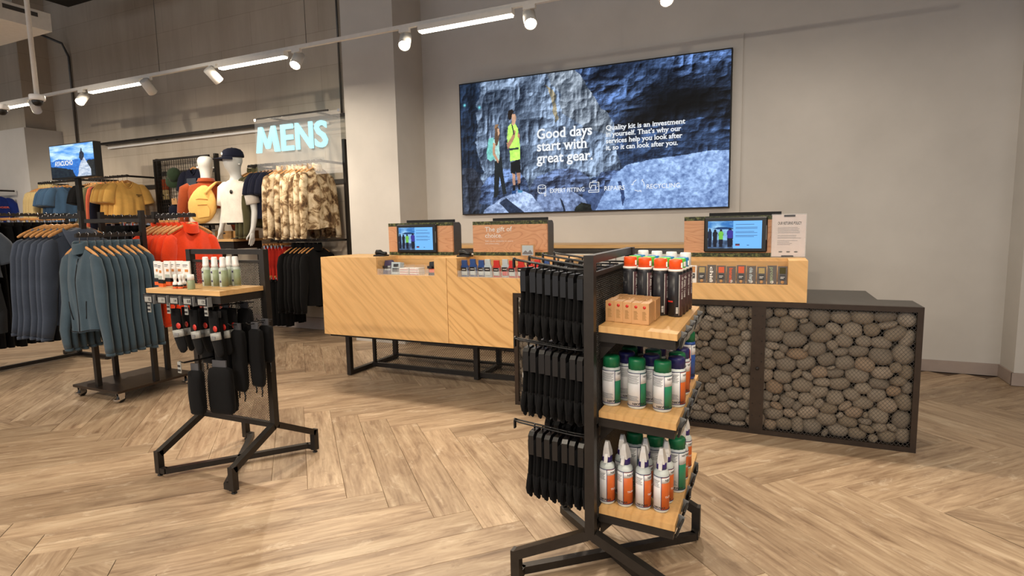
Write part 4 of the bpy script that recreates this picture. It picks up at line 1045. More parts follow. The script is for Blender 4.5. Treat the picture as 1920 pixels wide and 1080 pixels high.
# care bottles with screw caps
def bottle_proto(cap, lab, body='bottle', r=.0315, h=.141, ch=.037):
    t = thing('care_bottle', 'x', 'bottle')
    MB().lathe([(.001, 0), (r*.9, 0), (r, .006), (r, h-.010), (r*.96, h-.003), (r*.7, h)], 24).build('body', body, t)
    z0, z1 = .012, h-.012
    o = MB().arc(r, z0, z1, -85, 28, 0, 12).arc(r, z0, z1, 31, 112, 1, 9).arc(r+.0002, z0+(z1-z0)*.68, z1-.003, 31, 112, 0, 9).build('label', ['lab_white', lab], t)
    ln = MB().arc(r+.0009, z0, z1, 28, 31, 0, 1).arc(r+.0009, z1-.001, z1+.001, -85, 112, 0, 18).arc(r+.0009, z0-.001, z0+.001, -85, 112, 0, 18).build('label_line', 'navyblue', o)
    pr = MB()
    for q in range(7): pr.arc(r+.0009, z1-.010-q*.0045, z1-.0085-q*.0045, -60, 22-(q*7) % 17, 0, 6)
    for q in range(5): pr.arc(r+.0009, z0+.018+q*.004, z0+.0192+q*.004, -60, 20-(q*5) % 13, 0, 6)
    pr.build('small_print', 'card', o)
    tx = text_mb('NIKWAX', .011, bold=.03); bend(tx, r+.001, math.radians(-18)); tx.v = [(a, b, c_+z0+.004) for a, b, c_ in tx.v]; tx.build('lettering', 'ink', o)
    tx = text_mb('NIKWAX', .010, bold=.03); bend(tx, r+.001, math.radians(48)); tx.v = [(a, b, c_+z1-.016) for a, b, c_ in tx.v]; tx.build('lettering', 'ink', o)
    mb = MB(); n = 24; ri = r*.92
    prof = [(.001, h-.002), (ri, h-.002), (ri, h+ch-.010), (ri*.96, h+ch-.002), (ri*.8, h+ch), (.001, h+ch-.003)]
    mb.lathe(prof, n)
    mb.v = [((p[0]*(1+.035*math.cos(12*math.atan2(p[0], -p[1])))), (p[1]*(1+.035*math.cos(12*math.atan2(p[0], -p[1])))), p[2]) for p in mb.v]
    mb.build('cap', cap, t)
    return t
z_m = lambda x: sz(1, x)
X1 = [onY(px, 760, 1.95).x for px in (1147, 1193, 1240)]
def nx3(i): return ('next to the mesh panel', 'in the middle', 'at the outer edge')[i]
bp = bottle_proto('bottlegreen', 'lab_green')
row(bp, [(x, 1.945+.012*i, z_m(x)) for i, x in enumerate(X1)], lambda i: 'white care bottle with green cap, front row, '+nx3(i), 'care bottles on the middle shelf')
bq = bottle_proto('navyblue', 'lab_orange')
row(bq, [(x+.036, 2.03+.008*i, z_m(x+.036)) for i, x in enumerate(X1)], lambda i: 'care bottle with purple cap and orange label, second row, '+nx3(i), 'care bottles on the middle shelf')
row(bottle_proto('bottlegreen', 'lab_green'), [(x+.028, 2.115, z_m(x+.028)) for x in X1], lambda i: 'care bottle with green cap, third row of the middle shelf, '+nx3(i), 'care bottles on the middle shelf')
row(bottle_proto('navyblue', 'lab_orange'), [(x+.032, 2.20, z_m(x+.032)) for x in X1], lambda i: 'care bottle with purple cap and orange label, fourth row, '+nx3(i), 'care bottles on the middle shelf')
xr = onY(1290, 700, 2.37).x
def single(proto, loc, lab, rz=0):
    proto.location = loc; proto.rotation_euler = (0, 0, rz); proto['label'] = lab; return proto
single(bottle_proto('redplastic', 'redplastic', 'redplastic', .024, .115, .03), (xr-.010, 2.33, z_m(xr-.010)), 'red care bottle near the outer edge of the middle shelf')
single(bottle_proto('bottlegreen', 'blueplastic', 'blueplastic', .026, .16, .04), (xr-.006, 2.43, z_m(xr-.006)), 'blue care bottle with green cap at the back of the middle shelf')
single(bottle_proto('navyblue', 'lab_white', 'bottle', .026, .15, .045), (xr-.075, 2.40, z_m(xr-.075)), 'white care bottle with purple cap at the back of the middle shelf')
# trigger sprays
def trigger_proto(r=.0265, h=.152, lab='lab_orange'):
    t = thing('trigger_bottle', 'x', 'spray bottle')
    MB().lathe([(.001, 0), (r*.9, 0), (r, .006), (r, h-.018), (r*.93, h-.008), (r*.62, h), (r*.55, h+.004)], 24).build('body', 'bottle', t)
    z0, z1 = .012, h-.022
    o = MB().arc(r, z0, z1, -85, 8, 0, 10).arc(r, z0, z1, 12, 115, 1, 10).arc(r+.0002, z1-.022, z1-.003, 12, 115, 0, 10).build('label', ['lab_white', lab], t)
    MB().arc(r+.0009, z0, z1, 8, 12, 0, 1).arc(r+.0009, z1-.001, z1+.001, -85, 115, 0, 18).arc(r+.0009, z0-.001, z0+.001, -85, 115, 0, 18).build('label_line', 'navyblue', o)
    pr = MB()
    for q in range(6): pr.arc(r+.0009, z1-.014-q*.0045, z1-.0128-q*.0045, -60, 0-(q*7) % 17, 0, 5)
    pr.build('small_print', 'card', o)
    tx = text_mb('NIKWAX', .010, bold=.03); bend(tx, r+.001, math.radians(-45)); tx.v = [(a, b, c_+z0+.004) for a, b, c_ in tx.v]; tx.build('lettering', 'ink', o)
    tx = text_mb('NIKWAX', .011, bold=.03); bend(tx, r+.001, math.radians(38)); tx.v = [(a, b, c_+z1-.016) for a, b, c_ in tx.v]; tx.build('lettering', 'ink', o)
    tx = text_mb('TX.Direct', .009, bold=.02); bend(tx, r+.001, math.radians(40)); tx.v = [(a, b, c_+z0+.042) for a, b, c_ in tx.v]; tx.build('lettering', 'white_ink', o)
    MB().lathe([(.001, h), (r*.66, h), (r*.66, h+.018), (r*.6, h+.022), (.001, h+.022)], 18).build('collar', 'purple', t)
    z = h+.020
    mb = MB(); secs = [(0, .0165, -.015, .017), (.016, .015, -.016, .015), (.034, .0115, -.017, .010), (.048, .0085, -.013, .006), (.054, .007, -.009, .002)]
    vs = []; fs_ = []
    for zz_, hw, ya, yb in secs: vs += [(-hw, yb, z+zz_), (-hw*.75, ya, z+zz_), (hw*.75, ya, z+zz_), (hw, yb, z+zz_)]
    for i in range(len(secs)-1):
        for q in range(4): fs_.append((i*4+q, i*4+(q+1) % 4, i*4+4+(q+1) % 4, i*4+4+q))
    fs_ += [(3, 2, 1, 0), tuple(16+q for q in range(4))]
    mb.add(vs, fs_); mb.prism([(-.016, z+.012), (-.024, z+.002), (-.028, z-.018), (-.024, z-.018), (-.016, z-.004)], -.006, .006, 'x')
    mb.build('trigger_head', 'whiteplastic', t)
    return t
xs4 = [onY(px, 940, 1.915).x for px in (1140, 1172, 1205, 1238)]
row(trigger_proto(), [(x, 1.905+.010*i, sz(2, x)) for i, x in enumerate(xs4)], lambda i: 'white trigger spray bottle with orange label, front row, '+('next to the mesh panel', 'second from the mesh panel', 'third from the mesh panel', 'at the outer edge')[i], 'trigger sprays on the lowest shelf')
x2 = [onY(px, 900, 2.0).x for px in (1168, 1210, 1248)]
row(trigger_proto(), [(x, 1.99+.008*i, sz(2, x)) for i, x in enumerate(x2)], lambda i: 'trigger spray bottle with orange label in the second row, '+nx3(i), 'trigger sprays on the lowest shelf')
jp = bottle_proto('bottlegreen', 'lab_green', 'jugwhite', .033, .168, .038)
row(jp, [(-.288, 2.115, sz(2, -.288)), (-.365, 2.10, sz(2, -.365)), (-.44, 2.09, sz(2, -.44))], lambda i: 'clear refill bottle with green cap on the lowest shelf, '+('at the outer edge', 'in the middle', 'next to the mesh panel')[i], 'refill bottles on the lowest shelf')
row(trigger_proto(.026, .14), [(-.285, 2.22, sz(2, -.285)), (-.285, 2.33, sz(2, -.285)), (-.37, 2.24, sz(2, -.37))], lambda i: 'trigger spray bottle behind the refill bottles, '+('at the outer edge', 'furthest back on the edge', 'in the middle')[i].replace('furthest', 'far'), 'trigger sprays on the lowest shelf')
# price tags along the shelf edges
def tag_proto():
    t = thing('price_tag', 'x', 'price tag')
    MB().box(-.034, .034, -.008, 0, -.040, 0, 0, .002).build('holder', 'black', t)
    MB().box(-.027, .027, -.009, -.0078, -.034, -.006).build('display', 'greytag', t)
    MB().box(.036, .040, -.006, .02, -.045, .004).build('clip', 'clipgrey', t)
    return t
tp = tag_proto(); tr = TREE(tp); n = 0
for k in range(3):
    for i, y in enumerate((1.90, 2.02, 2.14, 2.26, 2.38)):
        loc = (SX1+.012, y, sz(k, SX1)-.012)
        lab = 'dark electronic price tag clipped to the %s shelf edge, %s' % (TN[k], nth(i, 'front corner'))
        if n == 0: tp.location = loc; tp.rotation_euler = (0, 0, PI/2); tp['label'] = lab; tp['group'] = 'price tags on the shelf edges'; o = tp
        else: o = dup(tp, loc, PI/2, lab, 'price tags on the shelf edges', None, tr)
        o.rotation_euler = (math.radians(14 if k < 2 else 20), 0, PI/2+RND.uniform(-.1, .1)); n += 1

# ------------------------------------------------------------------ goods on the second stand
LZ = 1.047; LY0, LY1 = 1.955, 2.222; LX0, LX1 = -3.03, -2.468
def lloc(x, y, z): return (x-LFX, y-LFY, z)
MB().box(LX0-LFX, LX1-LFX, LY0-LFY, LY1-LFY, LZ-.024, LZ).build('shelf_board', 'shelfwoodx', ls)
MB().box(LX0-LFX+.006, LX1-LFX-.006, LY0-LFY+.006, LY1-LFY, LZ-.065, LZ-.0245).build('shelf_tray', 'steel', ls)
MB().box(LX0-LFX-.02, LX1-LFX-.10, LY0-LFY-.006, LY0-LFY+.002, LZ-.062, LZ-.03).build('tag_rail', 'black', ls)
t = thing('repellent_spray', 'x', 'spray bottle')
r = .0225; h = .105
MB().lathe([(.001, 0), (r*.95, 0), (r, .004), (r, h-.012), (r*.8, h-.003), (r*.55, h)], 22).build('body', 'silver', t)
o = MB().arc(r, .004, h-.016, 22, 120, 0, 9).build('label', 'silvergreen', t)
lg = MB()
for zc, ac in ((.030, 2), (.078, 4)):
    q = [(r+.0014)*1 for _ in range(1)]
    lg.arc(r+.0004, zc-.0055, zc+.0055, ac-13, ac+13, 0, 4)
lg.build('emblem', 'packpurple', o)
MB().lathe([(.001, h-.002), (.0165, h-.002), (.0165, h+.012), (.0155, h+.014), (.0145, h+.048), (.012, h+.054), (.001, h+.055)], 18).build('cap', 'whiteplastic', t)
pts = []
for px, py in ((382, 537), (398.5, 537.5), (414, 538.5), (427, 535.5), (443, 535.5), (461.7, 533)):
    p = onZ(px, py, LZ); pts.append((p.x, min(p.y+.022, LY1-.026), LZ))
row(t, pts, lambda i: 'silver green repellent spray with white cap, %s' % (('beside the small jar', 'second from the jar', 'third from the jar', 'fourth from the jar', 'fifth from the jar', 'beside the stand post')[i]), 'repellent sprays on the shelf')
# white sachets behind orange trays
t = thing('care_pack', 'x', 'packet')
MB().box(-.026, .026, -.006, .006, .035, .135, 0, .002).build('sachet', 'whiteplastic', t)
MB().box(-.026, .026, -.0075, .0075, .018, .040).build('band', 'black', t)
MB().box(-.026, .026, -.0075, .0075, 0, .019).build('base', 'orangepack', t)
MB().box(-.006, .016, -.0072, -.0062, .076, .090).build('print', 'amber', t); MB().box(-.02, .02, -.0073, -.0062, .042, .060).build('print', 'silver', t)
MB().box(-.018, .014, -.0072, -.0062, .112, .117).box(-.018, .008, -.0072, -.0062, .104, .107).build('print', 'card', t)
pts = []
for i, (px, y) in enumerate(((297, 2.10), (303, 2.04), (316, 2.12), (326, 2.13), (338, 2.14), (351, 2.12))):
    pts.append((onY(px, 520, y).x, y, LZ))
row(t, pts, lambda i: 'white and orange care packet, %s' % nth(i, 'shelf end'), 'care packets on the shelf')
t = thing('dropper_bottle', 'x', 'bottle')
MB().lathe([(.001, 0), (.0125, 0), (.0125, .03), (.011, .034), (.007, .038), (.007, .05), (.0085, .052), (.0085, .075), (.001, .077)], 16).build('body', 'whiteplastic', t)
MB().arc(.0126, .002, .012, -110, 110, 0, 12).build('label', 'orangepack', t)
MB().arc(.0126, .012, .022, -110, 110, 0, 12).build('band', 'ink', t)
row(t, [(onY(px, 535, y).x, y, LZ) for px, y in ((329, 1.985), (338.5, 1.99), (345.5, 2.02))], lambda i: 'little white bottle with orange base, %s' % ('at the end of three', 'in the middle of three', 'nearest the glass jar')[i], 'little bottles on the shelf')
t = thing('ointment_jar', 'small clear jar with white cap between packets and sprays', 'jar', (onY(358.5, 536, 1.99).x, 1.99, LZ))
MB().lathe([(.001, 0), (.017, 0), (.018, .003), (.018, .045), (.014, .05)], 18).build('body', 'silvergreen', t)
MB().lathe([(.001, .048), (.0165, .048), (.0165, .076), (.001, .078)], 18).build('cap', 'whiteplastic', t)
# front price tags with figures
for i, (px, s_) in enumerate(((277, '12'), (302, '11'), (325, '14'), (350, '0.8'), (377, '13.7'))):
    x = onY(px, 553, LY0-.02).x
    o = tag_proto(); o.location = (x, LY0-.012, LZ-.035); o['label'] = 'grey price tag under the wooden shelf edge, %s' % nth(i, 'outer end'); o['group'] = 'price tags on the shelf edges'
    letter(s_, .020, 'ink', o, (0, -.0096, -.026), name='figure', bold=.03)
# hooks on the panel
def lhook(x, z, ytip):
    MB().tube(lloc_path([(x-.008, LFY-.01, z), (x-.008, ytip+.02, z+.012), (x, ytip, z+.024)]), .003, 6).tube(lloc_path([(x+.008, LFY-.01, z), (x+.008, ytip+.02, z+.012), (x, ytip, z+.024)]), .003, 6).build('hook', 'black', ls)
    MB().box(x-.012-LFX, x+.012-LFX, ytip-.004-LFY, ytip-LFY, z-.035, z+.022).build('scan_tag', 'greytag', ls)
    MB().box(x-.009-LFX, x+.009-LFX, ytip-.006-LFY, ytip-.004-LFY, z-.004, z+.006).box(x-.009-LFX, x+.009-LFX, ytip-.006-LFY, ytip-.004-LFY, z-.026, z-.016).build('scan_code', 'ink', ls)
def lloc_path(ps): return [lloc(*p) for p in ps]
hz = .955
hx = [onY(px, 572, 1.96).x for px in (284, 320, 353, 390)]
for x in hx: lhook(x, hz, 1.95)
def sock_proto():
    t = thing('sock_pair', 'x', 'socks')
    MB().tube([(0, 0, 0), (0, 0, -.05), (.004, 0, -.11), (.012, 0, -.155), (.026, 0, -.20), (.036, 0, -.225), (.04, 0, -.232)], [.034, .036, .036, .036, .033, .026, .010], 12, 0, True, .35).build('sock', 'blackcloth', t)
    MB().tube([(.0045, 0, -.112), (.011, 0, -.150)], [.0385, .0385], 12, 0, True, .4)  .build('band', 'greytag', t)
    MB().box(-.006, .024, -.0165, -.0155, -.140, -.128).box(-.002, .02, -.0165, -.0155, -.148, -.144).build('print', 'card', t)
    MB().lathe([(.001, 0), (.016, 0), (.016, .001), (.001, .001)], 14, (.028, -.016, -.088), 0, 'y').build('sticker', 'redmark', t)
    MB().tube([(0, 0, 0), (0, .004, .018), (0, 0, .026), (0, -.004, .018)], .0025, 6).build('hang_loop', 'black', t)
    return t
t = sock_proto(); pts = []
for q, x in enumerate(hx[1:]):
    for k in range(3): pts.append((x, 1.985+.055*k, hz-.015))
row(t, pts, lambda i: 'black sock pair with pale band on the %s hook, %s' % (('second', 'third', 'fourth')[i//3], nth(i % 3, 'tip')), 'socks on the stand')
# long black insulated sleeves and pouches
def pouch(lab, x, y, ztop, w_, h, d, band=None, strap=True, rz=0, mat='blackcloth'):
    t = thing('accessory_pouch', lab, 'pouch', (x, y, ztop), rz, 'black accessories hanging on the stand')
    mb = MB(); n = 9
    secs = [(0, .55, .35), (-.04, .9, .8), (-.2, 1, 1), (-.5, .97, 1.0), (-.85, 1.03, .95), (-.96, .98, .8), (-1, .8, .4)]
    vs = []; fs_ = []
    for q, (zz_, a, b) in enumerate(secs):
        for k in range(16):
            an = 2*PI*k/16; c_, s_ = math.cos(an), math.sin(an); e = .55
            vs.append((math.copysign(abs(c_)**e, c_)*w_/2*a+.004*math.sin(9*zz_+k), math.copysign(abs(s_)**e, s_)*d/2*b, zz_*h))
    for q in range(len(secs)-1):
        for k in range(16): fs_.append((q*16+k, q*16+(k+1) % 16, q*16+16+(k+1) % 16, q*16+16+k))
    fs_ += [tuple(range(15, -1, -1)), tuple((len(secs)-1)*16+k for k in range(16))]
    mb.add(vs, fs_, 0, True).build('fabric', mat, t)
    MB().box(-w_*.28, w_*.28, -.004, .004, -.004, .035).build('header_card', 'cardgrey', t)
    if band: MB().box(-w_*.2, w_*.2, -d/2-.003, -d/2-.001, -h*.5, -h*.25).build('label', band, t)
    if strap: MB().tube([(w_*.2, 0, -h+.01), (w_*.22, .004, -h-.03), (w_*.2, 0, -h-.055)], .004, 6).tube([(-w_*.25, 0, -h+.01), (-w_*.27, .004, -h-.02), (-w_*.25, 0, -h-.04)], .004, 6).build('strap', 'black', t)
    return t
def lp(px, py, y): p = onY(px, py, y); return p
zt_ = .90
for px, y, ztp, w_, h, band, lab in ((447, 2.08, .83, .085, .33, None, 'long black padded sleeve with straps hanging fourth along the stand'),
                                    (480, 2.13, .83, .085, .31, None, 'long black padded sleeve with straps hanging beside the stand post'),
                                    (413, 2.02, .90, .06, .30, 'cardgrey', 'slim black packet with grey label hanging under the shelf'),
                                    (432, 2.15, .80, .07, .24, 'brightblue', 'black packet with a blue label hanging on the mesh panel'),
                                    (390, 2.12, .88, .09, .26, None, 'black folded cap hanging behind the socks on the stand'),
                                    (420, 2.19, .62, .10, .26, None, 'black pouch hanging low on the mesh panel behind other packets'),
                                    (500, 2.19, .84, .08, .20, None, 'short black pouch against the stand post'),
                                    (402, 2.17, .95, .10, .33, None, 'wide black folded sleeve on the mesh panel behind the jar side'),
                                    (428, 2.10, .94, .08, .36, None, 'long plain black sleeve in the middle of the mesh panel'),
                                    (463, 2.17, .93, .10, .30, None, 'wide black folded sleeve behind the two strapped sleeves')):
    p = onY(px, 640, y); pouch(lab, p.x, y, ztp, w_, h, .045, band)
    MB().tube(lloc_path([(p.x, LFY-.005, ztp+.024), (p.x, y-.04, ztp+.030), (p.x, y-.055, ztp+.042)]), .003, 6).build('hook', 'black', ls)
xg = onY(352, 688, 1.93).x
lhook(xg+.04, .675, 1.86)
for k, (px, py, y, w_, h, lab) in enumerate(((366, 694, 1.93, .085, .235, 'rolled black gaiter hanging at the tip of the low hook'), (412, 688, 2.0, .15, .25, 'wide black gaiter hanging on the low hook beside the rolled one'), (420, 690, 2.08, .14, .24, 'second wide black gaiter behind the first on the low hook'))):
    p = onY(px, py, y); o = pouch(lab, p.x, y, p.z, w_, h, .05, None, False, .15)
p = onY(379, 725, 1.955)
t = thing('product_card', 'white and brown product card between the black gaiters', 'card', (p.x, 1.955, p.z))
MB().box(-.016, .016, -.002, .002, -.075, .075).build('board', 'whiteplastic', t)
MB().box(-.015, .015, -.0035, -.0022, .02, .06).box(-.015, .015, -.0035, -.0022, -.035, .005).build('picture', 'brownwood', t)
MB().box(-.012, .012, -.0035, -.0022, -.068, -.045).build('barcode', 'card', t)
# ------------------------------------------------------------------ goods in the counter niches
def pack_proto(w_, h, mat, top, cardmat='ink'):
    t = thing('hanging_pack', 'x', 'packet')
    MB().prism([(-w_/2, 0), (w_/2, 0), (w_/2, h*.62), (w_*.38, h*.72), (w_*.36, h), (-w_*.36, h), (-w_*.38, h*.72), (-w_/2, h*.62)], -.008, .008).build('card', mat, t)
    MB().box(-w_*.4, w_*.4, -.02, -.008, h*.10, h*.55, 0, .004).build('blister', top, t)
    MB().box(-w_*.38, w_*.38, -.0225, -.0205, h*.35, h*.58).build('label', cardmat, t)
    MB().box(-w_*.25, w_*.25, -.0235, -.0226, h*.45, h*.48).build('print', 'white_ink', t)
    return t
nw = (n2r-n2l)/12
for k in range(12):
    m_ = ['packblue', 'packblue', 'packblue', 'packclear', 'packred', 'packclear', 'packred', 'packred', 'packred', 'packred', 'packblue', 'packred'][k]
    tm = ['packclear', 'packclear', 'packclear', 'packclear', 'packclear', 'packred', 'packclear', 'packclear', 'packred', 'packclear', 'packclear', 'packclear'][k]
    o = pack_proto(nw*.90, .128+.008*(k % 2), m_, tm); o.location = (n2l+nw*(k+.5), CY+.075+.012*(k % 3), nz-.004); o.rotation_euler = (.12, 0, 0)
    o['label'] = '%s blister packet in the second counter tray, %s' % ({'packblue': 'blue', 'packclear': 'clear', 'packred': 'red'}[m_], nth(k, 'pillar end').replace('at the pillar end', 'at the pillar end')); o['group'] = 'blister packets in the counter tray'
nw = (n1r-n1l)/6
def zip_(k, lab):
    t = thing('printed_pouch', lab, 'packet', (n1l+nw*(k+.5), CY+.09, nz), 0, 'goods in the first counter tray')
    MB().prism([(-.042, 0), (.042, 0), (.045, .10), (.03, .118), (-.038, .112)], -.01, .012).xf(Matrix.Rotation(-.25, 4, 'X')).build('pouch', 'packpurple', t)
    MB().box(-.03, .03, -.013, -.011, .03, .045).box(-.025, .02, -.013, -.011, .055, .066).xf(Matrix.Rotation(-.25, 4, 'X')).build('print', 'packclear', t)
    MB().box(-.028, .02, -.032, -.026, .05, .07).build('price_flag', 'ink', t)
zip_(0, 'purple printed pouch at the pillar end of the first counter tray')
t = thing('card_box', 'black and white patterned box second in the first counter tray', 'box', (n1l+nw*1.5, CY+.08, nz), .1, 'goods in the first counter tray')
MB().box(-.04, .04, -.015, .05, 0, .10).xf(Matrix.Rotation(-.12, 4, 'X')).build('box', 'packclear', t)
MB().box(-.03, .03, -.018, -.0155, .02, .05).box(-.02, .025, -.018, -.0155, .06, .085).xf(Matrix.Rotation(-.12, 4, 'X')).build('print', 'ink', t)
for q, kk in enumerate((2.55, 3.6)):
    for z_ in range(3):
        t = thing('leaflet_box', 'flat white box with red edge, %s of the %s stack in the tray' % (('bottom', 'middle', 'top')[z_], ('first', 'second')[q]), 'box', (n1l+nw*kk, CY+.09, nz+.019*z_), RND.uniform(-.06, .06), 'goods in the first counter tray')
        MB().box(-.043, .043, -.04, .05, 0, .0175).build('box', 'whiteplastic', t)
        MB().box(-.042, .042, -.0408, -.0401, .002, .006).build('edge_print', 'redmark', t)
for q in range(2):
    t = thing('black_pouch', 'black zipped pouch in the first counter tray, %s' % ('standing in front', 'standing behind')[q], 'packet', (n1l+nw*5.35+.03*q, CY+.075+.05*q, nz), 0, 'goods in the first counter tray')
    MB().prism([(-.035, 0), (.04, 0), (.042, .09+.02*q), (.02, .11+.025*q), (-.03, .105+.025*q)], -.012, .012).xf(Matrix.Rotation(-.12, 4, 'X')).build('pouch', 'black', t)
    MB().box(-.028, .03, -.015, -.0125, .02, .05).xf(Matrix.Rotation(-.12, 4, 'X')).build('print', 'orangepack', t)
    MB().box(-.036, .006, -.026, -.022, .055, .075).build('price_flag', 'ink', t)
# snack bars
cols = [('silver', 'ink', ''), ('whiteplastic', 'amber', ''), ('foil', 'khaki', ''), ('foil', 'white_ink', 'chia'), ('foil', 'pink', ''), ('foil', 'pink', 'banana'), ('foil', 'pink', ''), ('foil', 'packclear', 'chia charge'), ('foil', 'khaki', ''), ('foil', 'silvergreen', 'protein'), ('foil', 'olive', '')]
for k, (bm_, pm_, tx) in enumerate(cols):
    x = a0+cw*(k+.5)
    t = thing('snack_bar_stack', 'snack bars in shiny dark wrappers standing in one tray slot, %s' % nth(k, 'tablet side end').replace('tablet side end', 'inner end'), 'snack bars', (x, CY+.012, GTOP+az), 0, 'snack bars in the display box')
    t.name = 'snack_bar'
    t['label'] = 'snack bar in a shiny %s wrapper, %s of the tray' % ({'silver': 'silver', 'whiteplastic': 'white'}.get(bm_, 'dark'), nth(k, 'inner end'))
    h = .122-.004*(k % 3)
    mb = MB(); mb.prism([(-.026, 0), (.026, 0), (.0265, .012), (.026, h-.012), (.0265, h), (-.0265, h), (-.026, h-.012), (-.0265, .012)], .06, .09)
    mb.xf(Matrix.Translation((0, -.02, 0)) @ Matrix.Rotation(-.10, 4, 'X')).build('wrapper', bm_, t)
    RX = Matrix.Translation((0, -.02, 0)) @ Matrix.Rotation(-.10, 4, 'X')
    if tx:
        mb = text_mb(tx, .028, bold=.03, width=h*.82); mb.v = [(-.5*.028*.7+c_, .0585, h*.92-a) for a, b, c_ in mb.v]; mb.xf(RX).build('lettering', pm_, t)
    else:
        MB().box(-.017, .017, .0575, .0595, .072, h-.008).xf(RX).build('band', pm_, t)
        MB().box(-.016, .016, .050, .056, .034, .066).xf(RX).build('price_flag', 'ink', t)
        MB().box(-.012, .012, .0485, .0498, .05, .053).box(-.012, .006, .0485, .0498, .042, .045).xf(RX).build('flag_print', 'white_ink', t)
    MB().lathe([(.001, 0), (.010, 0), (.010, .001), (.001, .001)], 12, (0, .0585, .020), 0, 'y').xf(RX).build('emblem', 'white_ink' if k % 2 else 'kraft', t)

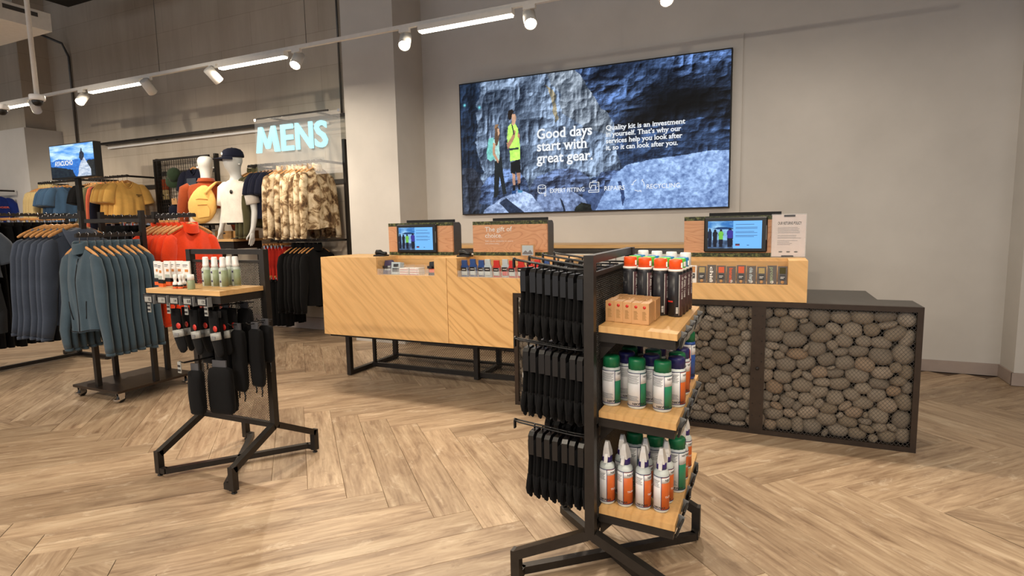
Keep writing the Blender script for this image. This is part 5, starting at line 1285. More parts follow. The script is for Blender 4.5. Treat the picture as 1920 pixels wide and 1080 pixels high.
# ------------------------------------------------------------------ garments
def shirt(name, cl, length=.70, sw=.225, sleeve='long', neck='crew', depth=.05, flare=1.0, seed=0, folds=.008, collar=None, zipm=None, hem=None, slv_len=None, lower=None, shw=.0):
    """garment hanging from the origin (top of the rail): shoulders at about -0.13, faces -Y"""
    r = random.Random(seed); t = thing(name, 'x', 'x')
    nk = .075; zs = -.105; drop = .56 if sleeve == 'long' else .38
    ph = [r.uniform(0, 6.28) for _ in range(6)]
    def top(x, back):
        ax = abs(x)
        if ax > nk: return zs-(ax-nk)*drop
        dip = (.025 if back else (.085 if neck == 'crew' else .06))
        return zs-dip*(1-(ax/nk)**2)
    def fn(back):
        sg = 1 if back else -1
        def f(u, v):
            a = 2*u-1; W_ = sw*(1-.10*min(v*4, 1)+.16*flare*v)
            x = a*W_ if v > .05 else a*sw*(1-.1*min(v*4, 1)+.16*flare*v)
            z = top(a*sw, back)*(1-v)+(-length-.02)*v - (.012*math.sin(3*a+ph[2])*v)
            e = max(0, 1-a*a)**.42
            d = depth*e*(.22+.78*min(1, v*3.2)**.7)
            fo = folds*v**.6*(math.sin(9*a+ph[0]+2*v)+.6*math.sin(17*a+ph[1]-3*v))*e
            bow = -.02*math.cos(a*1.5)*min(1, v*2)
            return (x+.01*math.sin(5*v+ph[3])*v, sg*d+fo+bow*.4, z)
        return f
    def body(v0, v1, nm, mt):
        mb = MB(); nu, nv = 21, max(4, int(14*(v1-v0))+2)
        g = lambda fz: (lambda u, v: fz(u, v0+(v1-v0)*v))
        mb.grid(lambda u, v: g(fn(False))(u, v), nu, nv); mb.grid(lambda u, v: g(fn(True))(1-u, v), nu, nv)
        return mb.build(nm, mt, t)
    if lower: body(0, .62, 'body', cl); body(.62, 1, 'lower_panel', lower)
    else: body(0, 1, 'body', cl)
    for s in (-1, 1):
        x0 = s*sw*.93; z0 = top(sw, True)-.008
        if sleeve == 'long':
            ln = slv_len or length*.86
            P = [(x0-s*.035, 0, z0+.006), (x0+s*.004, 0, z0-.03), (x0+s*.026, -.004, z0-.12), (x0+s*(.052+.012*r.random()), -.012, z0-ln*.5), (x0+s*(.070+.02*r.random()), -.024, z0-ln*.8), (x0+s*(.078+.03*r.random()), -.020, z0-ln)]
            R = [.038, .062, .068, .060, .052, .042]
        else:
            ln = slv_len or .24
            P = [(x0-s*.05, 0, z0+.010), (x0-s*.005, 0, z0-.015), (x0+s*.035, -.003, z0-.08), (x0+s*.065, -.006, z0-ln*.75), (x0+s*.078, -.008, z0-ln)]
            R = [.035, .062, .075, .080, .083]
        mb = MB(); n = 12
        P2, R2 = [], []
        for i in range(len(P)-1):
            for q in range(3):
                k = q/3; P2.append(tuple(P[i][c]*(1-k)+P[i+1][c]*k for c in range(3))); R2.append(R[i]*(1-k)+R[i+1]*k)
        P2.append(P[-1]); R2.append(R[-1])
        mb.tube(P2, R2, n, 0, True)
        mb.v = [(a, P2[min(i//n, len(P2)-1)][1]+(b-P2[min(i//n, len(P2)-1)][1])*.5+folds*.45*math.sin(13*c+ph[4]+a*8), c) if i < n*len(P2) else (a, b, c) for i, (a, b, c) in enumerate(mb.v)]
        o = mb.build('sleeve', cl, t)
        if sleeve == 'long' and shw == 0:
            MB().tube([P[-1], (P[-1][0], P[-1][1], P[-1][2]-.022)], .041, 12, 0, True, 1.0).xf(Matrix.Diagonal((1, .6, 1, 1))).build('cuff', collar or cl, o)
    cm = collar or cl
    if neck == 'crew':
        for back in (False, True):
            ps = [(x, (-.022 if not back else .022)*math.sqrt(max(0, 1-(x/nk)**2)), top(x, back)+.002) for x in np.linspace(-nk, nk, 13)]
            MB().tube(ps, .0085, 8).build('neck_rib', cm, t)
    elif neck == 'stand':
        mb = MB(); n = 18; vs = []
        for q, (zz_, k) in enumerate(((-.125, 1.0), (-.095, .98), (-.060, .93), (-.046, .90), (-.050, .82), (-.10, .84))):
            for k2 in range(n):
                a = 2*PI*k2/n; c_, s_ = math.cos(a), math.sin(a)
                vs.append((nk*k*c_, .045*k*s_, zz_-(.022 if s_ < 0 else 0)*abs(s_)))
        fs_ = [(q*n+k2, q*n+(k2+1) % n, q*n+n+(k2+1) % n, q*n+n+k2) for q in range(5) for k2 in range(n)]
        mb.add(vs, fs_, 0, True).build('collar', cm, t)
    elif neck == 'hood':
        mb = MB(); n = 16; vs = []
        secs = [(-.10, .080, .040, 0), (-.075, .105, .055, .004), (-.09, .125, .062, .02), (-.15, .120, .062, .05), (-.22, .095, .05, .062), (-.275, .05, .028, .06), (-.295, .012, .01, .055)]
        for zz_, a, b, yo in secs:
            for k2 in range(n):
                an = 2*PI*k2/n; vs.append((a*math.cos(an), yo*-1.0-.02+b*math.sin(an), zz_+.012*math.sin(3*an)))
        fs_ = [(q*n+k2, q*n+(k2+1) % n, q*n+n+(k2+1) % n, q*n+n+k2) for q in range(len(secs)-1) for k2 in range(n)]+[tuple(range(n)), tuple((len(secs)-1)*n+k2 for k2 in range(n))]
        mb.add(vs, fs_, 0, True).build('hood', cm, t)
    if zipm:
        f = fn(False)
        ps = [Vector(f(.5, v))+Vector((0, -.003, 0)) for v in np.linspace(.02, .98, 12)]
        MB().tube(ps, .0035, 6).build('zip', zipm, t)
        for sx in (.22, .78):
            ps = [Vector(f(sx+(.02 if sx < .5 else -.02)*v*4, .62+v*.22))+Vector((0, -.0025, 0)) for v in np.linspace(0, 1, 5)]
            MB().tube(ps, .003, 6).build('pocket_zip', zipm, t)
        p = Vector(f(.5, .06)); MB().box(p.x-.004, p.x+.004, p.y-.010, p.y-.004, p.z-.05, p.z+.005).build('zip_pull', 'chrome', t)
    if hem:
        f = fn(False); ps = [Vector(f(u, .985))+Vector((0, -.002, 0)) for u in np.linspace(.02, .98, 14)]
        MB().tube(ps, .004, 6).build('hem', hem, t)
    t['front'] = tuple(fn(False)(.5, .3)); return t
def trousers(name, cl, length=.95, w_=.20, legs=True, seed=0, d=.03):
    r = random.Random(seed); t = thing(name, 'x', 'x'); z0 = -.10; ph = [r.uniform(0, 6) for _ in range(4)]
    def sheet(sg, x0a, x1a, x0b, x1b, za, zb):
        def f(u, v):
            a = 2*u-1; e = max(0, 1-a*a)**.42; xa = x0a+(x1a-x0a)*u; xb = x0b+(x1b-x0b)*u
            return (xa*(1-v)+xb*v, sg*d*e*(.5+.5*min(1, v*3))+.006*math.sin(8*a+ph[0]+3*v)*e, za*(1-v)+zb*v)
        return f
    zc = z0-.24
    mb = MB()
    for sg in (-1, 1): mb.grid(sheet(sg, -w_*.9, w_*.9, -w_*1.05, w_*1.05, z0, zc), 15, 6)
    mb.build('waist', cl, t)
    for s in (-1, 1):
        mb = MB()
        for sg in (-1, 1): mb.grid(sheet(sg, *(sorted((0, s*w_*1.05))), *(sorted((s*w_*.22, s*w_*.98))), zc+.01, z0-length+s*.008), 11, 10)
        mb.build('trouser_leg', cl, t)
    MB().box(-w_*.9, w_*.9, -d*.55, d*.55, z0-.035, z0+.004, 0, .004).build('waistband', cl, t)
    return t
# hangers
def shoulder_hanger():
    t = thing('clothes_hanger', 'x', 'hanger')
    mb = MB(); ps = [(x, 0, -.088-abs(x)*.34-.02*(abs(x)/.2)**3) for x in np.linspace(-.205, .205, 17)]
    mb.tube(ps, [.008]+[.0125]*15+[.010], 10, 0, True); mb.v = [(a, b*.62, c) for a, b, c in mb.v]; mb.build('shoulder_bar', 'birch', t)
    a = [(.016*math.sin(q), 0, .002+.016*math.cos(q)-.016) for q in np.linspace(-1.9, 1.9, 12)]
    MB().tube([(-.016*math.sin(1.9), 0, .002+.016*math.cos(1.9)-.016)]+a[1:]+[(.006, 0, -.034), (0, 0, -.05), (0, 0, -.086)], .0023, 6).build('hook', 'chrome', t)
    return t
def clip_hanger():
    t = thing('clip_hanger', 'x', 'hanger')
    MB().box(-.165, .165, -.006, .006, -.078, -.052, 0, .003).build('wooden_bar', 'birch', t)
    a = [(.016*math.sin(q), 0, .002+.016*math.cos(q)-.016) for q in np.linspace(-1.9, 1.9, 12)]
    MB().tube(a+[(.006, 0, -.034), (0, 0, -.05)], .0023, 6).build('hook', 'chrome', t)
    for s in (-1, 1): MB().box(s*.13-.012, s*.13+.012, -.009, .009, -.115, -.070, 0, .002).build('clip', 'chrome', t)
    return t
SH, CH = shoulder_hanger(), clip_hanger(); SHT, CHT = TREE(SH), TREE(CH); USED = {'s': False, 'c': False}
def hanger(loc, rz, lab, kind):
    p, tr = (SH, SHT) if kind == 's' else (CH, CHT)
    if not USED[kind]:
        USED[kind] = True; p.location = loc; p.rotation_euler = (0, 0, rz); p['label'] = lab; p['group'] = 'hangers on the rails'; return p
    return dup(p, loc, rz, lab, 'hangers on the rails', None, tr)
def hang(proto, pts, rz, what, cat, frm, group, kind='s', jit=.07, dz=0.0):
    tr = TREE(proto)
    for i, p in enumerate(pts):
        a = rz+RND.uniform(-jit, jit); lab = '%s, %s' % (what, nth(i, frm)); s = (RND.uniform(.97, 1.03), RND.uniform(.9, 1.1), RND.uniform(.985, 1.01))
        q = (p[0], p[1], p[2]-dz)
        if i == 0: proto.location = q; proto.rotation_euler = (0, 0, rz); proto['label'] = lab; proto['category'] = cat; proto['group'] = group
        else:
            o = dup(proto, q, a, lab, group, s, tr); o['category'] = cat
        if kind: hanger(p, a if i else rz, ' '.join(('%shanger of %s' % ('' if kind == 's' else 'clip ', lab.replace(', at the end', '').replace(', at the wall', ''))).split()[:16]), kind)
def along(p0, p1, n): return [tuple(Vector(p0).lerp(Vector(p1), i/(n-1) if n > 1 else 0)) for i in range(n)]
FX90 = PI/2           # turned to face +X

# --- wheeled four way rack
RX, RY = -4.915, 3.02
t = thing('wheeled_rack', 'dark brown wheeled garment rack with four posts on a flat base plate', 'clothes rack', (RX, RY, 0))
MB().box(-.295, .295, -.335, .335, .082, .102).build('base_plate', 'steel_plate', t)
for sx in (-1, 1):
    for sy in (-1, 1):
        o = MB().lathe([(.001, -.012), (.03, -.012), (.034, -.006), (.034, .006), (.03, .012), (.001, .012)], 16, (sx*.255, sy*.29, .034), 0, 'x').build('caster', 'black', t)
        MB().prism([(sy*.29-.02, .02), (sy*.29+.02, .03), (sy*.29+.024, .082), (sy*.29-.028, .082)], sx*.255-.018, sx*.255-.0125, 'x').prism([(sy*.29-.02, .02), (sy*.29+.02, .03), (sy*.29+.024, .082), (sy*.29-.028, .082)], sx*.255+.0125, sx*.255+.018, 'x').box(sx*.255-.026, sx*.255+.026, sy*.29-.045, sy*.29-.025, .018, .034).build('caster_fork', 'chrome', o)
PP = ((-.035, -.28), (-.27, .0), (.26, .0), (-.035, .31))
for x, y in PP: MB().box(x-.018, x+.018, y-.018, y+.018, .102, 1.52).build('post', 'steel', t)
def arm(x0, x1, y0, y1, z, par=None):
    mb = MB().box(x0, x1, y0, y1, z-.036, z-.010)
    al_x = (x1-x0) > (y1-y0); n = int(max(x1-x0, y1-y0)/.035)
    for k in range(n):
        q = (k+.5)/n
        if al_x: mb.box(x0+(x1-x0)*q-.007, x0+(x1-x0)*q+.007, y0, y1, z-.010, z-.003)
        else: mb.box(x0, x1, y0+(y1-y0)*q-.007, y0+(y1-y0)*q+.007, z-.010, z-.003)
    return mb
arm(-.60, -.053, -.293, -.267, 1.50).build('rail', 'steel', t)
arm(-.283, -.257, .018, .62, 1.50).build('rail', 'steel', t)
arm(.247, .273, -.50, -.018, 1.35).build('rail', 'steel', t)
arm(-.017, .48, .297, .323, 1.50).build('rail', 'steel', t)
MB().beam((-.035, -.28, 1.44), (-.27, 0, 1.44), .02, .03).beam((-.27, 0, 1.44), (-.035, .31, 1.44), .02, .03).beam((-.035, .31, 1.44), (.26, 0, 1.44), .02, .03).beam((.26, 0, 1.44), (-.035, -.28, 1.44), .02, .03).build('tie_bars', 'steel', t)
fz = shirt('fleece_jacket', 'fleece', .70, .180, 'long', 'stand', .055, .6, 3, .010, None, 'charcoal', 'charcoal', .70)
hang(fz, along((RX+.26, 2.545, 1.35), (RX+.26, 2.93, 1.35), 8), 0, 'grey blue zipped fleece jacket on the wheeled rack', 'jacket', 'front', 'fleece jackets on the wheeled rack', jit=.06, dz=.015)
sj = shirt('hooded_jacket', 'slate', .79, .200, 'long', 'hood', .055, .8, 5, .010, None, None, None, .72)
hang(sj, along((-5.03, 2.74, 1.5), (-5.46, 2.74, 1.5), 6), FX90, 'slate blue hooded jacket on the wheeled rack', 'jacket', 'front', 'slate jackets on the wheeled rack', dz=.045)
oj = shirt('orange_jacket', 'orange', .80, .200, 'long', 'stand', .055, 1.0, 7, .011, None, None, None, .70)
hang(oj, along((-4.50, 3.33, 1.5), (-4.90, 3.33, 1.5), 7), FX90, 'bright orange jacket on the wheeled rack', 'jacket', 'front', 'orange jackets on the wheeled rack', dz=.03)
tb = trousers('trousers', 'blackcloth', .88, .19, True, 3)
hang(tb, along((RX-.27, 3.12, 1.5), (RX-.27, 3.6, 1.5), 8), 0, 'black trousers on the wheeled rack', 'trousers', 'front', 'black trousers on the wheeled rack', 'c')
# --- long rack at the picture's edge
LRX = -6.88
t = thing('garment_rack', 'long dark garment rack with floor bar behind the slate jackets', 'clothes rack', (LRX, 3.2, 0))
MB().box(-.02, .02, -1.1, .46, .012, .045).build('floor_bar', 'steel', t)
MB().box(-.3, .5, .44, .48, .012, .045).box(-.3, -.26, .44, .48, 0, .012).box(.46, .5, .44, .48, 0, .012).build('foot_bar', 'steel', t)
MB().box(-.3, .5, -1.12, -1.08, .012, .045).box(-.3, -.26, -1.12, -1.08, 0, .012).box(.46, .5, -1.12, -1.08, 0, .012).build('foot_bar', 'steel', t)
MB().box(-.018, .018, .43, .466, .045, 1.56).build('post', 'steel', t); MB().box(-.018, .018, -1.1, -1.064, .045, 1.56).build('post', 'steel', t)
arm(-.013, .013, -1.064, .43, 1.56).build('rail', 'steel', t)
arm(.02, .75, -.72, -.694, 1.50).build('rail', 'steel', t)
MB().box(.02, .75, -.718, -.696, .955, .975).box(.73, .75, -.718, -.696, .975, 1.47).build('lower_rail', 'steel', t)
tl_ = trousers('trousers', 'blackcloth', 1.22, .19, True, 9)
hang(tl_, along((LRX, 2.75, 1.56), (LRX, 3.55, 1.56), 11), 0, 'long black trousers on the garment rack', 'trousers', 'front', 'black trousers on the garment rack', 'c')
gt_ = shirt('tee_shirt', 'greytee', .50, .215, 'short', 'crew', .045, .8, 12, .009)
hang(gt_, along((-6.12, 2.49, 1.50), (-6.45, 2.49, 1.50), 6), FX90, 'dark blue grey tee shirt on the garment rack', 'shirt', 'front', 'grey tee shirts on the garment rack')
st_ = trousers('shorts', 'charcoal', .44, .20, True, 15)
hang(st_, along((-6.10, 2.49, 1.02), (-6.45, 2.49, 1.02), 6), FX90, 'charcoal shorts below the blue grey tee shirts', 'shorts', 'front', 'charcoal shorts on the garment rack', 'c')

# --- wall bays on the concrete wall
WY = MENS_Y
def upright(x, z1, lab): return tag(MB().box(x-.02, x+.02, WY-.06, WY-.004, .03, z1).build('wall_upright', 'steel'), lab, 'wall post')
upright(-4.835, 2.44, 'tall black wall upright beside the white pillar')
upright(-8.36, 2.42, 'black wall upright at the outer edge of the wire grid')
upright(-7.12, 2.42, 'black wall upright between the wire grid and the mannequins')
upright(-6.02, 2.2, 'black wall upright under the illuminated letters')
for x0, x1, z, lab in ((-10.4, -8.4, 2.02, 'behind the yellow tee shirts'), (-10.4, -8.4, 1.25, 'low behind the yellow tee shirts'), (-7.1, -4.86, 1.93, 'behind the mannequins'), (-8.34, -7.14, 2.2, 'high behind the wire grid')):
    tag(MB().box(x0, x1, WY-.018, WY-.004, z-.03, z+.03).build('wall_rail', 'gunmetal'), 'flat grey wall rail '+lab, 'wall rail')
def bay(x0, x1, yf, z, lab, ends=(True, True)):
    t = thing('hang_rail', lab, 'clothes rail', (x0, yf, z))
    arm(0, x1-x0, -.013, .013, 0).build('rail', 'steel', t)
    for i, x in enumerate((.013, x1-x0-.013)):
        if ends[i]: MB().box(x-.013, x+.013, .013, WY-.062-yf, -.036, -.010).build('return_arm', 'steel', t)
    return t
bay(-6.06, -4.852, 5.35, 2.165, 'black hang rail carrying camouflage fleeces below the illuminated letters')
bay(-9.30, -8.375, 5.30, 2.165, 'black hang rail carrying yellow tee shirts')
bay(-10.62, -9.42, 5.30, 2.16, 'black hang rail carrying blue tee shirts and khaki jackets')
bay(-11.9, -11.13, 4.95, 2.06, 'black hang rail carrying royal blue tee shirts', (False, False))
o = bpy.data.objects['hang_rail.003']
MB().box(.74, .77, .013, .26, -.036, -.010).build('return_arm', 'steel', o); MB().box(.2, .23, .013, .26, -.036, -.010).build('return_arm', 'steel', o)
cf = shirt('camouflage_fleece', 'camo', .80, .222, 'long', 'stand', .07, .5, 21, .008, None, None, None, .72)
hang(cf, along((-4.93, 5.35, 2.165), (-5.50, 5.35, 2.165), 8), FX90, 'camouflage fleece below the letters', 'jacket', 'white pillar', 'camouflage fleeces on the wall rail')
nt_ = shirt('tee_shirt', 'navy', .68, .225, 'short', 'crew', .05, .8, 22, .009)
hang(nt_, along((-5.58, 5.35, 2.165), (-5.76, 5.35, 2.165), 4), FX90, 'navy tee shirt beside the camouflage fleeces', 'shirt', 'fleeces', 'navy tee shirts on the wall rail')
ol = shirt('olive_jacket', 'olive', .78, .235, 'long', 'stand', .06, 1.6, 23, .010, None, None, 'charcoal', .7)
hang(ol, along((-5.84, 5.35, 2.165), (-6.0, 5.35, 2.165), 3), FX90, 'olive green jacket near the white mannequin tee', 'jacket', 'navy tees', 'olive jackets on the wall rail')
yt = shirt('tee_shirt', 'yellow', .66, .225, 'short', 'crew', .05, 1.0, 24, .010)
p = yt['front']
MB().box(.07, .15, -.066, -.060, -.29, -.283).box(.09, .125, -.066, -.060, -.31, -.303).build('chest_print', 'ink', yt)
hang(yt, along((-8.41, 5.30, 2.165), (-8.72, 5.30, 2.165), 4), FX90, 'mustard yellow tee shirt with small chest print', 'shirt', 'wire grid', 'yellow tee shirts on the wall rail')
for lab, x, mt, ln, sl, lo in (('dark navy sweatshirt on the rail behind the yellow tee shirts', -8.80, 'navy', .74, 'long', None), ('pink and cream sweatshirt behind the yellow tee shirts', -8.90, 'pink', .74, 'long', 'cream'),
                               ('green and cream sweatshirt at the far end of the yellow tee rail', -9.00, 'olive2', .74, 'long', 'cream'), ('second green and cream sweatshirt beside the black tees', -9.09, 'olive2', .74, 'long', 'cream')):
    o = shirt('sweatshirt', mt, ln, .22, sl, 'crew', .05, .6, int(x*-100), .008, None, None, None, None, lo); hang(o, [(x, 5.30, 2.165)], FX90, lab, 'shirt', 'end', 'sweatshirts on the wall rail'); o['label'] = lab
bk = shirt('tee_shirt', 'blackcloth', .66, .22, 'short', 'crew', .05, .8, 27, .009)
hang(bk, along((-9.17, 5.30, 2.165), (-9.27, 5.30, 2.165), 3), FX90, 'black tee shirt between blue tees and sweatshirts', 'shirt', 'yellow tees', 'black tee shirts on the wall rail')
bt = shirt('tee_shirt', 'bluetee', .62, .225, 'short', 'crew', .05, .9, 28, .010)
MB().lathe([(.001, 0), (.016, 0), (.016, .002), (.001, .002)], 12, (.10, -.064, -.30), 0, 'y').lathe([(.001, 0), (.016, 0), (.016, .002), (.001, .002)], 12, (.14, -.062, -.285), 0, 'y').build('chest_print', 'khaki', bt)
hang(bt, along((-9.86, 5.30, 2.16), (-10.15, 5.30, 2.16), 4), FX90, 'blue tee shirt with small pale chest print', 'shirt', 'wall screen', 'blue tee shirts on the wall rail')
kj = shirt('khaki_jacket', 'khaki', .82, .235, 'long', 'stand', .055, .8, 29, .010)
hang(kj, along((-10.24, 5.30, 2.16), (-10.50, 5.30, 2.16), 5), FX90, 'khaki jacket beside the blue tee shirts', 'jacket', 'blue tees', 'khaki jackets on the wall rail')
rt = shirt('tee_shirt', 'royal', .66, .225, 'short', 'crew', .05, .8, 30, .008)
for k in range(11):
    MB().box(-.16+k*.029, -.16+k*.029+.021, -.066, -.061, -.30, -.278).build('chest_lettering', 'pink', rt) if k == 0 else None
tm = text_mb('PASSENGER', .04, bold=.02, width=.33); tm.v = [(a-.165, -.066, c_-.30) for a, b, c_ in tm.v]
for o in kids(rt):
    if o.name.startswith('chest_lettering'): bpy.data.objects.remove(o)
tm.build('chest_lettering', 'pink', rt)
hang(rt, along((-11.2, 4.95, 2.06), (-11.5, 4.95, 2.06), 3), FX90, 'royal blue tee shirt with thin chest lettering', 'shirt', 'rail end', 'royal blue tee shirts')
# lower level below the fleeces
bay(-5.78, -4.852, 5.38, 1.22, 'lower black hang rail under the camouflage fleeces')
bj = shirt('dark_jacket', 'blackcloth', .78, .23, 'long', 'stand', .055, .7, 31, .010, None, None, None, .66)
hang(bj, along((-5.02, 5.38, 1.22), (-5.36, 5.38, 1.22), 6), FX90, 'black jacket on the lower rail under the camouflage fleeces', 'jacket', 'white pillar', 'black jackets on the lower rail')
rs_ = trousers('red_leggings', 'red', .40, .15, True, 33, .02)
hang(rs_, along((-5.46, 5.38, 1.22), (-5.76, 5.38, 1.22), 6), FX90, 'red leggings on the lower rail', 'leggings', 'black jackets', 'red leggings on the lower rail', 'c')
MB().box(-5.78, -5.4, 5.37, 5.39, .80, .82)
t = thing('hang_rail', 'short low hang rail carrying black leggings under the red ones', 'clothes rail', (-5.78, 5.38, .82))
arm(0, .40, -.013, .013, 0).build('rail', 'steel', t); MB().box(0, .026, .013, WY-.062-5.38, -.036, -.010).build('return_arm', 'steel', t); MB().box(.374, .40, .013, WY-.062-5.38, -.036, -.010).build('return_arm', 'steel', t)
bl_ = trousers('black_leggings', 'blackcloth', .58, .17, True, 34, .025)
hang(bl_, along((-5.44, 5.38, .82), (-5.74, 5.38, .82), 5), FX90, 'black leggings on the lowest rail', 'leggings', 'black jackets', 'black leggings on the lowest rail', 'c')
# light bar along the wall
p0, p1 = onY(190, 272, 5.70), onY(648, 213, 5.70)
for (x0, x1, lab) in ((p0.x, p1.x, 'long black light bar high on the concrete wall above the clothing'), (-14.5, -11.55, 'black light bar on the concrete wall beyond the column')):
    t = thing('wall_light_bar', lab, 'light bar', (x0, 5.70, 2.72))
    MB().box(0, x1-x0, -.02, .02, -.015, .02).build('profile', 'steel', t)
    MB().box(.1, x1-x0-.3, .03, .055, -.075, -.05).build('tube_lamp', 'whiteplastic', t)
    for k in range(5):
        x = .02+(x1-x0-.04)*k/4; MB().box(x-.015, x+.015, .02, WY-.004-5.70, -.012, .012).build('bracket', 'steel', t)
# illuminated letters on a clear panel
SY_ = 5.28
a, b = onY(484, 288, SY_), onY(617, 276, SY_)
t = thing('department_sign', 'glowing pale blue MENS letters on a clear panel above the fleeces', 'sign', (a.x, SY_, a.z))
Wd = b.x-a.x; hgt_ = onY(484, 240, SY_).z-a.z
xx = 0
for ch, k, wd in (('M', 0, .34), ('E', .37, .17), ('N', .575, .23), ('S', .835, .165)):
    if ch == 'M': mb = MB().prism([(0, 0), (.15, 1), (.30, 1), (.5, .40), (.70, 1), (.85, 1), (1, 0), (.80, 0), (.715, .60), (.57, .14), (.43, .14), (.285, .60), (.20, 0)], 0, .025)
    else: mb = text_mb(ch, 1, bold=.02, thick=.025)
    x0 = min(v[0] for v in mb.v); x1 = max(v[0] for v in mb.v); z1 = max(v[2] for v in mb.v); z0 = min(v[2] for v in mb.v)
    mb.v = [((v[0]-x0)/(x1-x0)*wd*Wd+k*Wd, v[1]-.03, (v[2]-z0)/(z1-z0)*hgt_) for v in mb.v]
    mb.build('letter', 'mens', t)
MB().box(-.03, Wd+.18, 0, .006, -.30, hgt_+.10).build('clear_panel', 'acrylic', t)
for x in (-.03, Wd+.15): MB().box(x, x+.03, -.004, .012, hgt_+.08, hgt_+.11).build('clamp', 'chrome', t)
MB().box(0, Wd, .008, .024, hgt_+.10, hgt_+.12).box(.2, .22, .024, 5.68-SY_, hgt_+.10, hgt_+.12).box(Wd-.2, Wd-.18, .024, 5.68-SY_, hgt_+.10, hgt_+.12).build('carrier_bar', 'steel', t)
# small wall screen on its post
TVY = 4.6
a, b = onY(103, 335, TVY), onY(178, 266, TVY); a2 = onY(97, 277, TVY)
t = thing('info_screen', 'slim black screen with mountain picture on a post above the blue tees', 'screen', (a2.x, TVY, a.z))
w_, h = b.x-a2.x, b.z-a.z
MB().box(-.012, w_+.012, -.03, .06, -.02, h+.012).build('case', 'black', t)
put(picture_mb(paint_tv(), 0, w_, 0, h), 'picture', t, (0, -.0315, 0)).data.materials.append(M['picture'])
letter('AYACUCHO', .085, 'glow_text', t, (w_*.10, -.033, h*.37), name='lettering', bold=.04, width=w_*.42)
MB().box(w_*.5-.04, w_*.5+.04, .0, .04, -a.z, -.02).build('post', 'black', t)
MB().box(w_*.5-.25, w_*.5+.25, -.2, .24, -a.z, -a.z+.02).build('foot_plate', 'steel_plate', t)

# wire grid with caps
GXa, GXb, GYb = -8.33, -7.15, 5.66
gz0, gz1 = 1.36, 2.40
t = thing('wire_grid', 'black framed wire grid panel on the wall carrying caps and a tee', 'display panel', (GXa, GYb, gz0))
w_ = GXb-GXa; h = gz1-gz0
MB().box(0, w_, -.012, .012, h-.03, h).box(0, w_, -.012, .012, 0, .03).box(0, .03, -.012, .012, .03, h-.03).box(w_-.03, w_, -.012, .012, .03, h-.03).build('frame', 'steel', t)
mb = MB()
for k in range(1, 24): mb.beam((w_*k/24, 0, .02), (w_*k/24, 0, h-.02), .0045, .0045)
for k in range(1, 21): mb.beam((.02, .005, h*k/21), (w_-.02, .005, h*k/21), .0045, .0045)
stuff(mb.build('wires', 'steel', t))
for x in (.1, w_-.1): MB().box(x-.01, x+.01, .012, WY-.004-GYb, h*.5-.01, h*.5+.01).build('wall_fixing', 'steel', t)
def cap_thing(lab, loc, mt, emb, rot, peak_only=False):
    t = thing('cap', lab, 'cap', loc); t.rotation_euler = rot
    mb = MB(); n = 20
    prof = [(.095, 0), (.096, .03), (.090, .065), (.072, .095), (.040, .112), (.001, .117)]
    mb.lathe(prof, n, (0, 0, 0), 0, 'z', .92, 1.08); mb.build('crown', mt, t)
    vs = []; fs_ = []
    for q in range(11):
        a = math.radians(-68+13.6*q)
        for rr, zz_ in ((.098, .006), (.165 if abs(q-5) < 6 else .15, -.012-.02*abs(q-5)/5)):
            k = rr if rr < .1 else .10+.075*math.cos(math.radians(-68+13.6*q)*1.1)
            vs += [(k*math.sin(a)*.92, -k*math.cos(a)*1.08, zz_), (k*math.sin(a)*.92, -k*math.cos(a)*1.08, zz_+.004)]
    for q in range(10):
        o = q*4; fs_ += [(o, o+2, o+6, o+4), (o+1, o+5, o+7, o+3), (o+2, o+3, o+7, o+6)]
    MB().add(vs, fs_, 0, True).build('peak', mt, t)
    MB().lathe([(.001, 0), (.008, .002), (.008, .006), (.001, .008)], 10, (0, 0, .114)).build('button', mt, t)
    if emb: MB().lathe([(.001, 0), (.018, 0), (.018, .004), (.001, .004)], 14, (0, -.104, .045), 0, 'y').build('emblem', emb, t)
    return t
for px, py, d_ in ((321, 316, .10), (326, 388, .13), (327, 368, .16), (362, 303, .15)):
    q = onY(px, py, GYb-.05); MB().tube([(q.x-GXa, -.008, q.z-gz0), (q.x-GXa, -d_*.8, q.z-gz0), (q.x-GXa, -d_, q.z-gz0+.02)], .004, 6).build('peg', 'chrome', t)
p = onY(321, 330, 5.5)
cap_thing('dark green cap hanging on the wire grid, peak down', (p.x, 5.55, p.z+.01), 'greencap', None, (math.radians(70), math.radians(12), math.radians(40)))
p = onY(326, 398, 5.5)
cap_thing('black cap with tan card hanging low on the wire grid', (p.x, 5.54, p.z), 'navy', None, (math.radians(25), 0, math.radians(30)))
p = onY(327, 378, 5.47)
t = thing('hang_card', 'tan cardboard tag above the black cap on the wire grid', 'card', (p.x, 5.47, p.z))
MB().box(-.055, .055, -.002, .002, -.04, .045).build('board', 'kraft', t); MB().box(-.01, .01, -.003, -.0021, .02, .035).build('hole_tab', 'ink', t)
gb_ = shirt('tee_shirt', 'navy', .70, .225, 'short', 'crew', .04, .6, 41, .006)
MB().box(-.09, .10, -.052, -.047, -.36, -.24).build('chest_panel', 'greytee', gb_)
p = onY(362, 306, 5.52); hang(gb_, [(p.x, 5.52, p.z+.03)], 0, 'navy tee shirt with grey chest panel on the wire grid', 'shirt', 'wall', 'navy tee on the wire grid'); gb_['label'] = 'navy tee shirt with grey chest panel hanging on the wire grid'
p = onY(305, 336, 5.70)
t = thing('striped_scarf', 'rust tan and black striped scarf hanging behind the outer grid frame', 'scarf', (p.x+.02, 5.715, p.z))
for k, (c_, z0, z1) in enumerate((('rust', -.16, 0), ('khaki', -.30, -.16), ('blackcloth', -.50, -.30))): MB().box(-.06, .06, -.012, .012, z0, z1, 0, .004).build('stripe', c_, t)
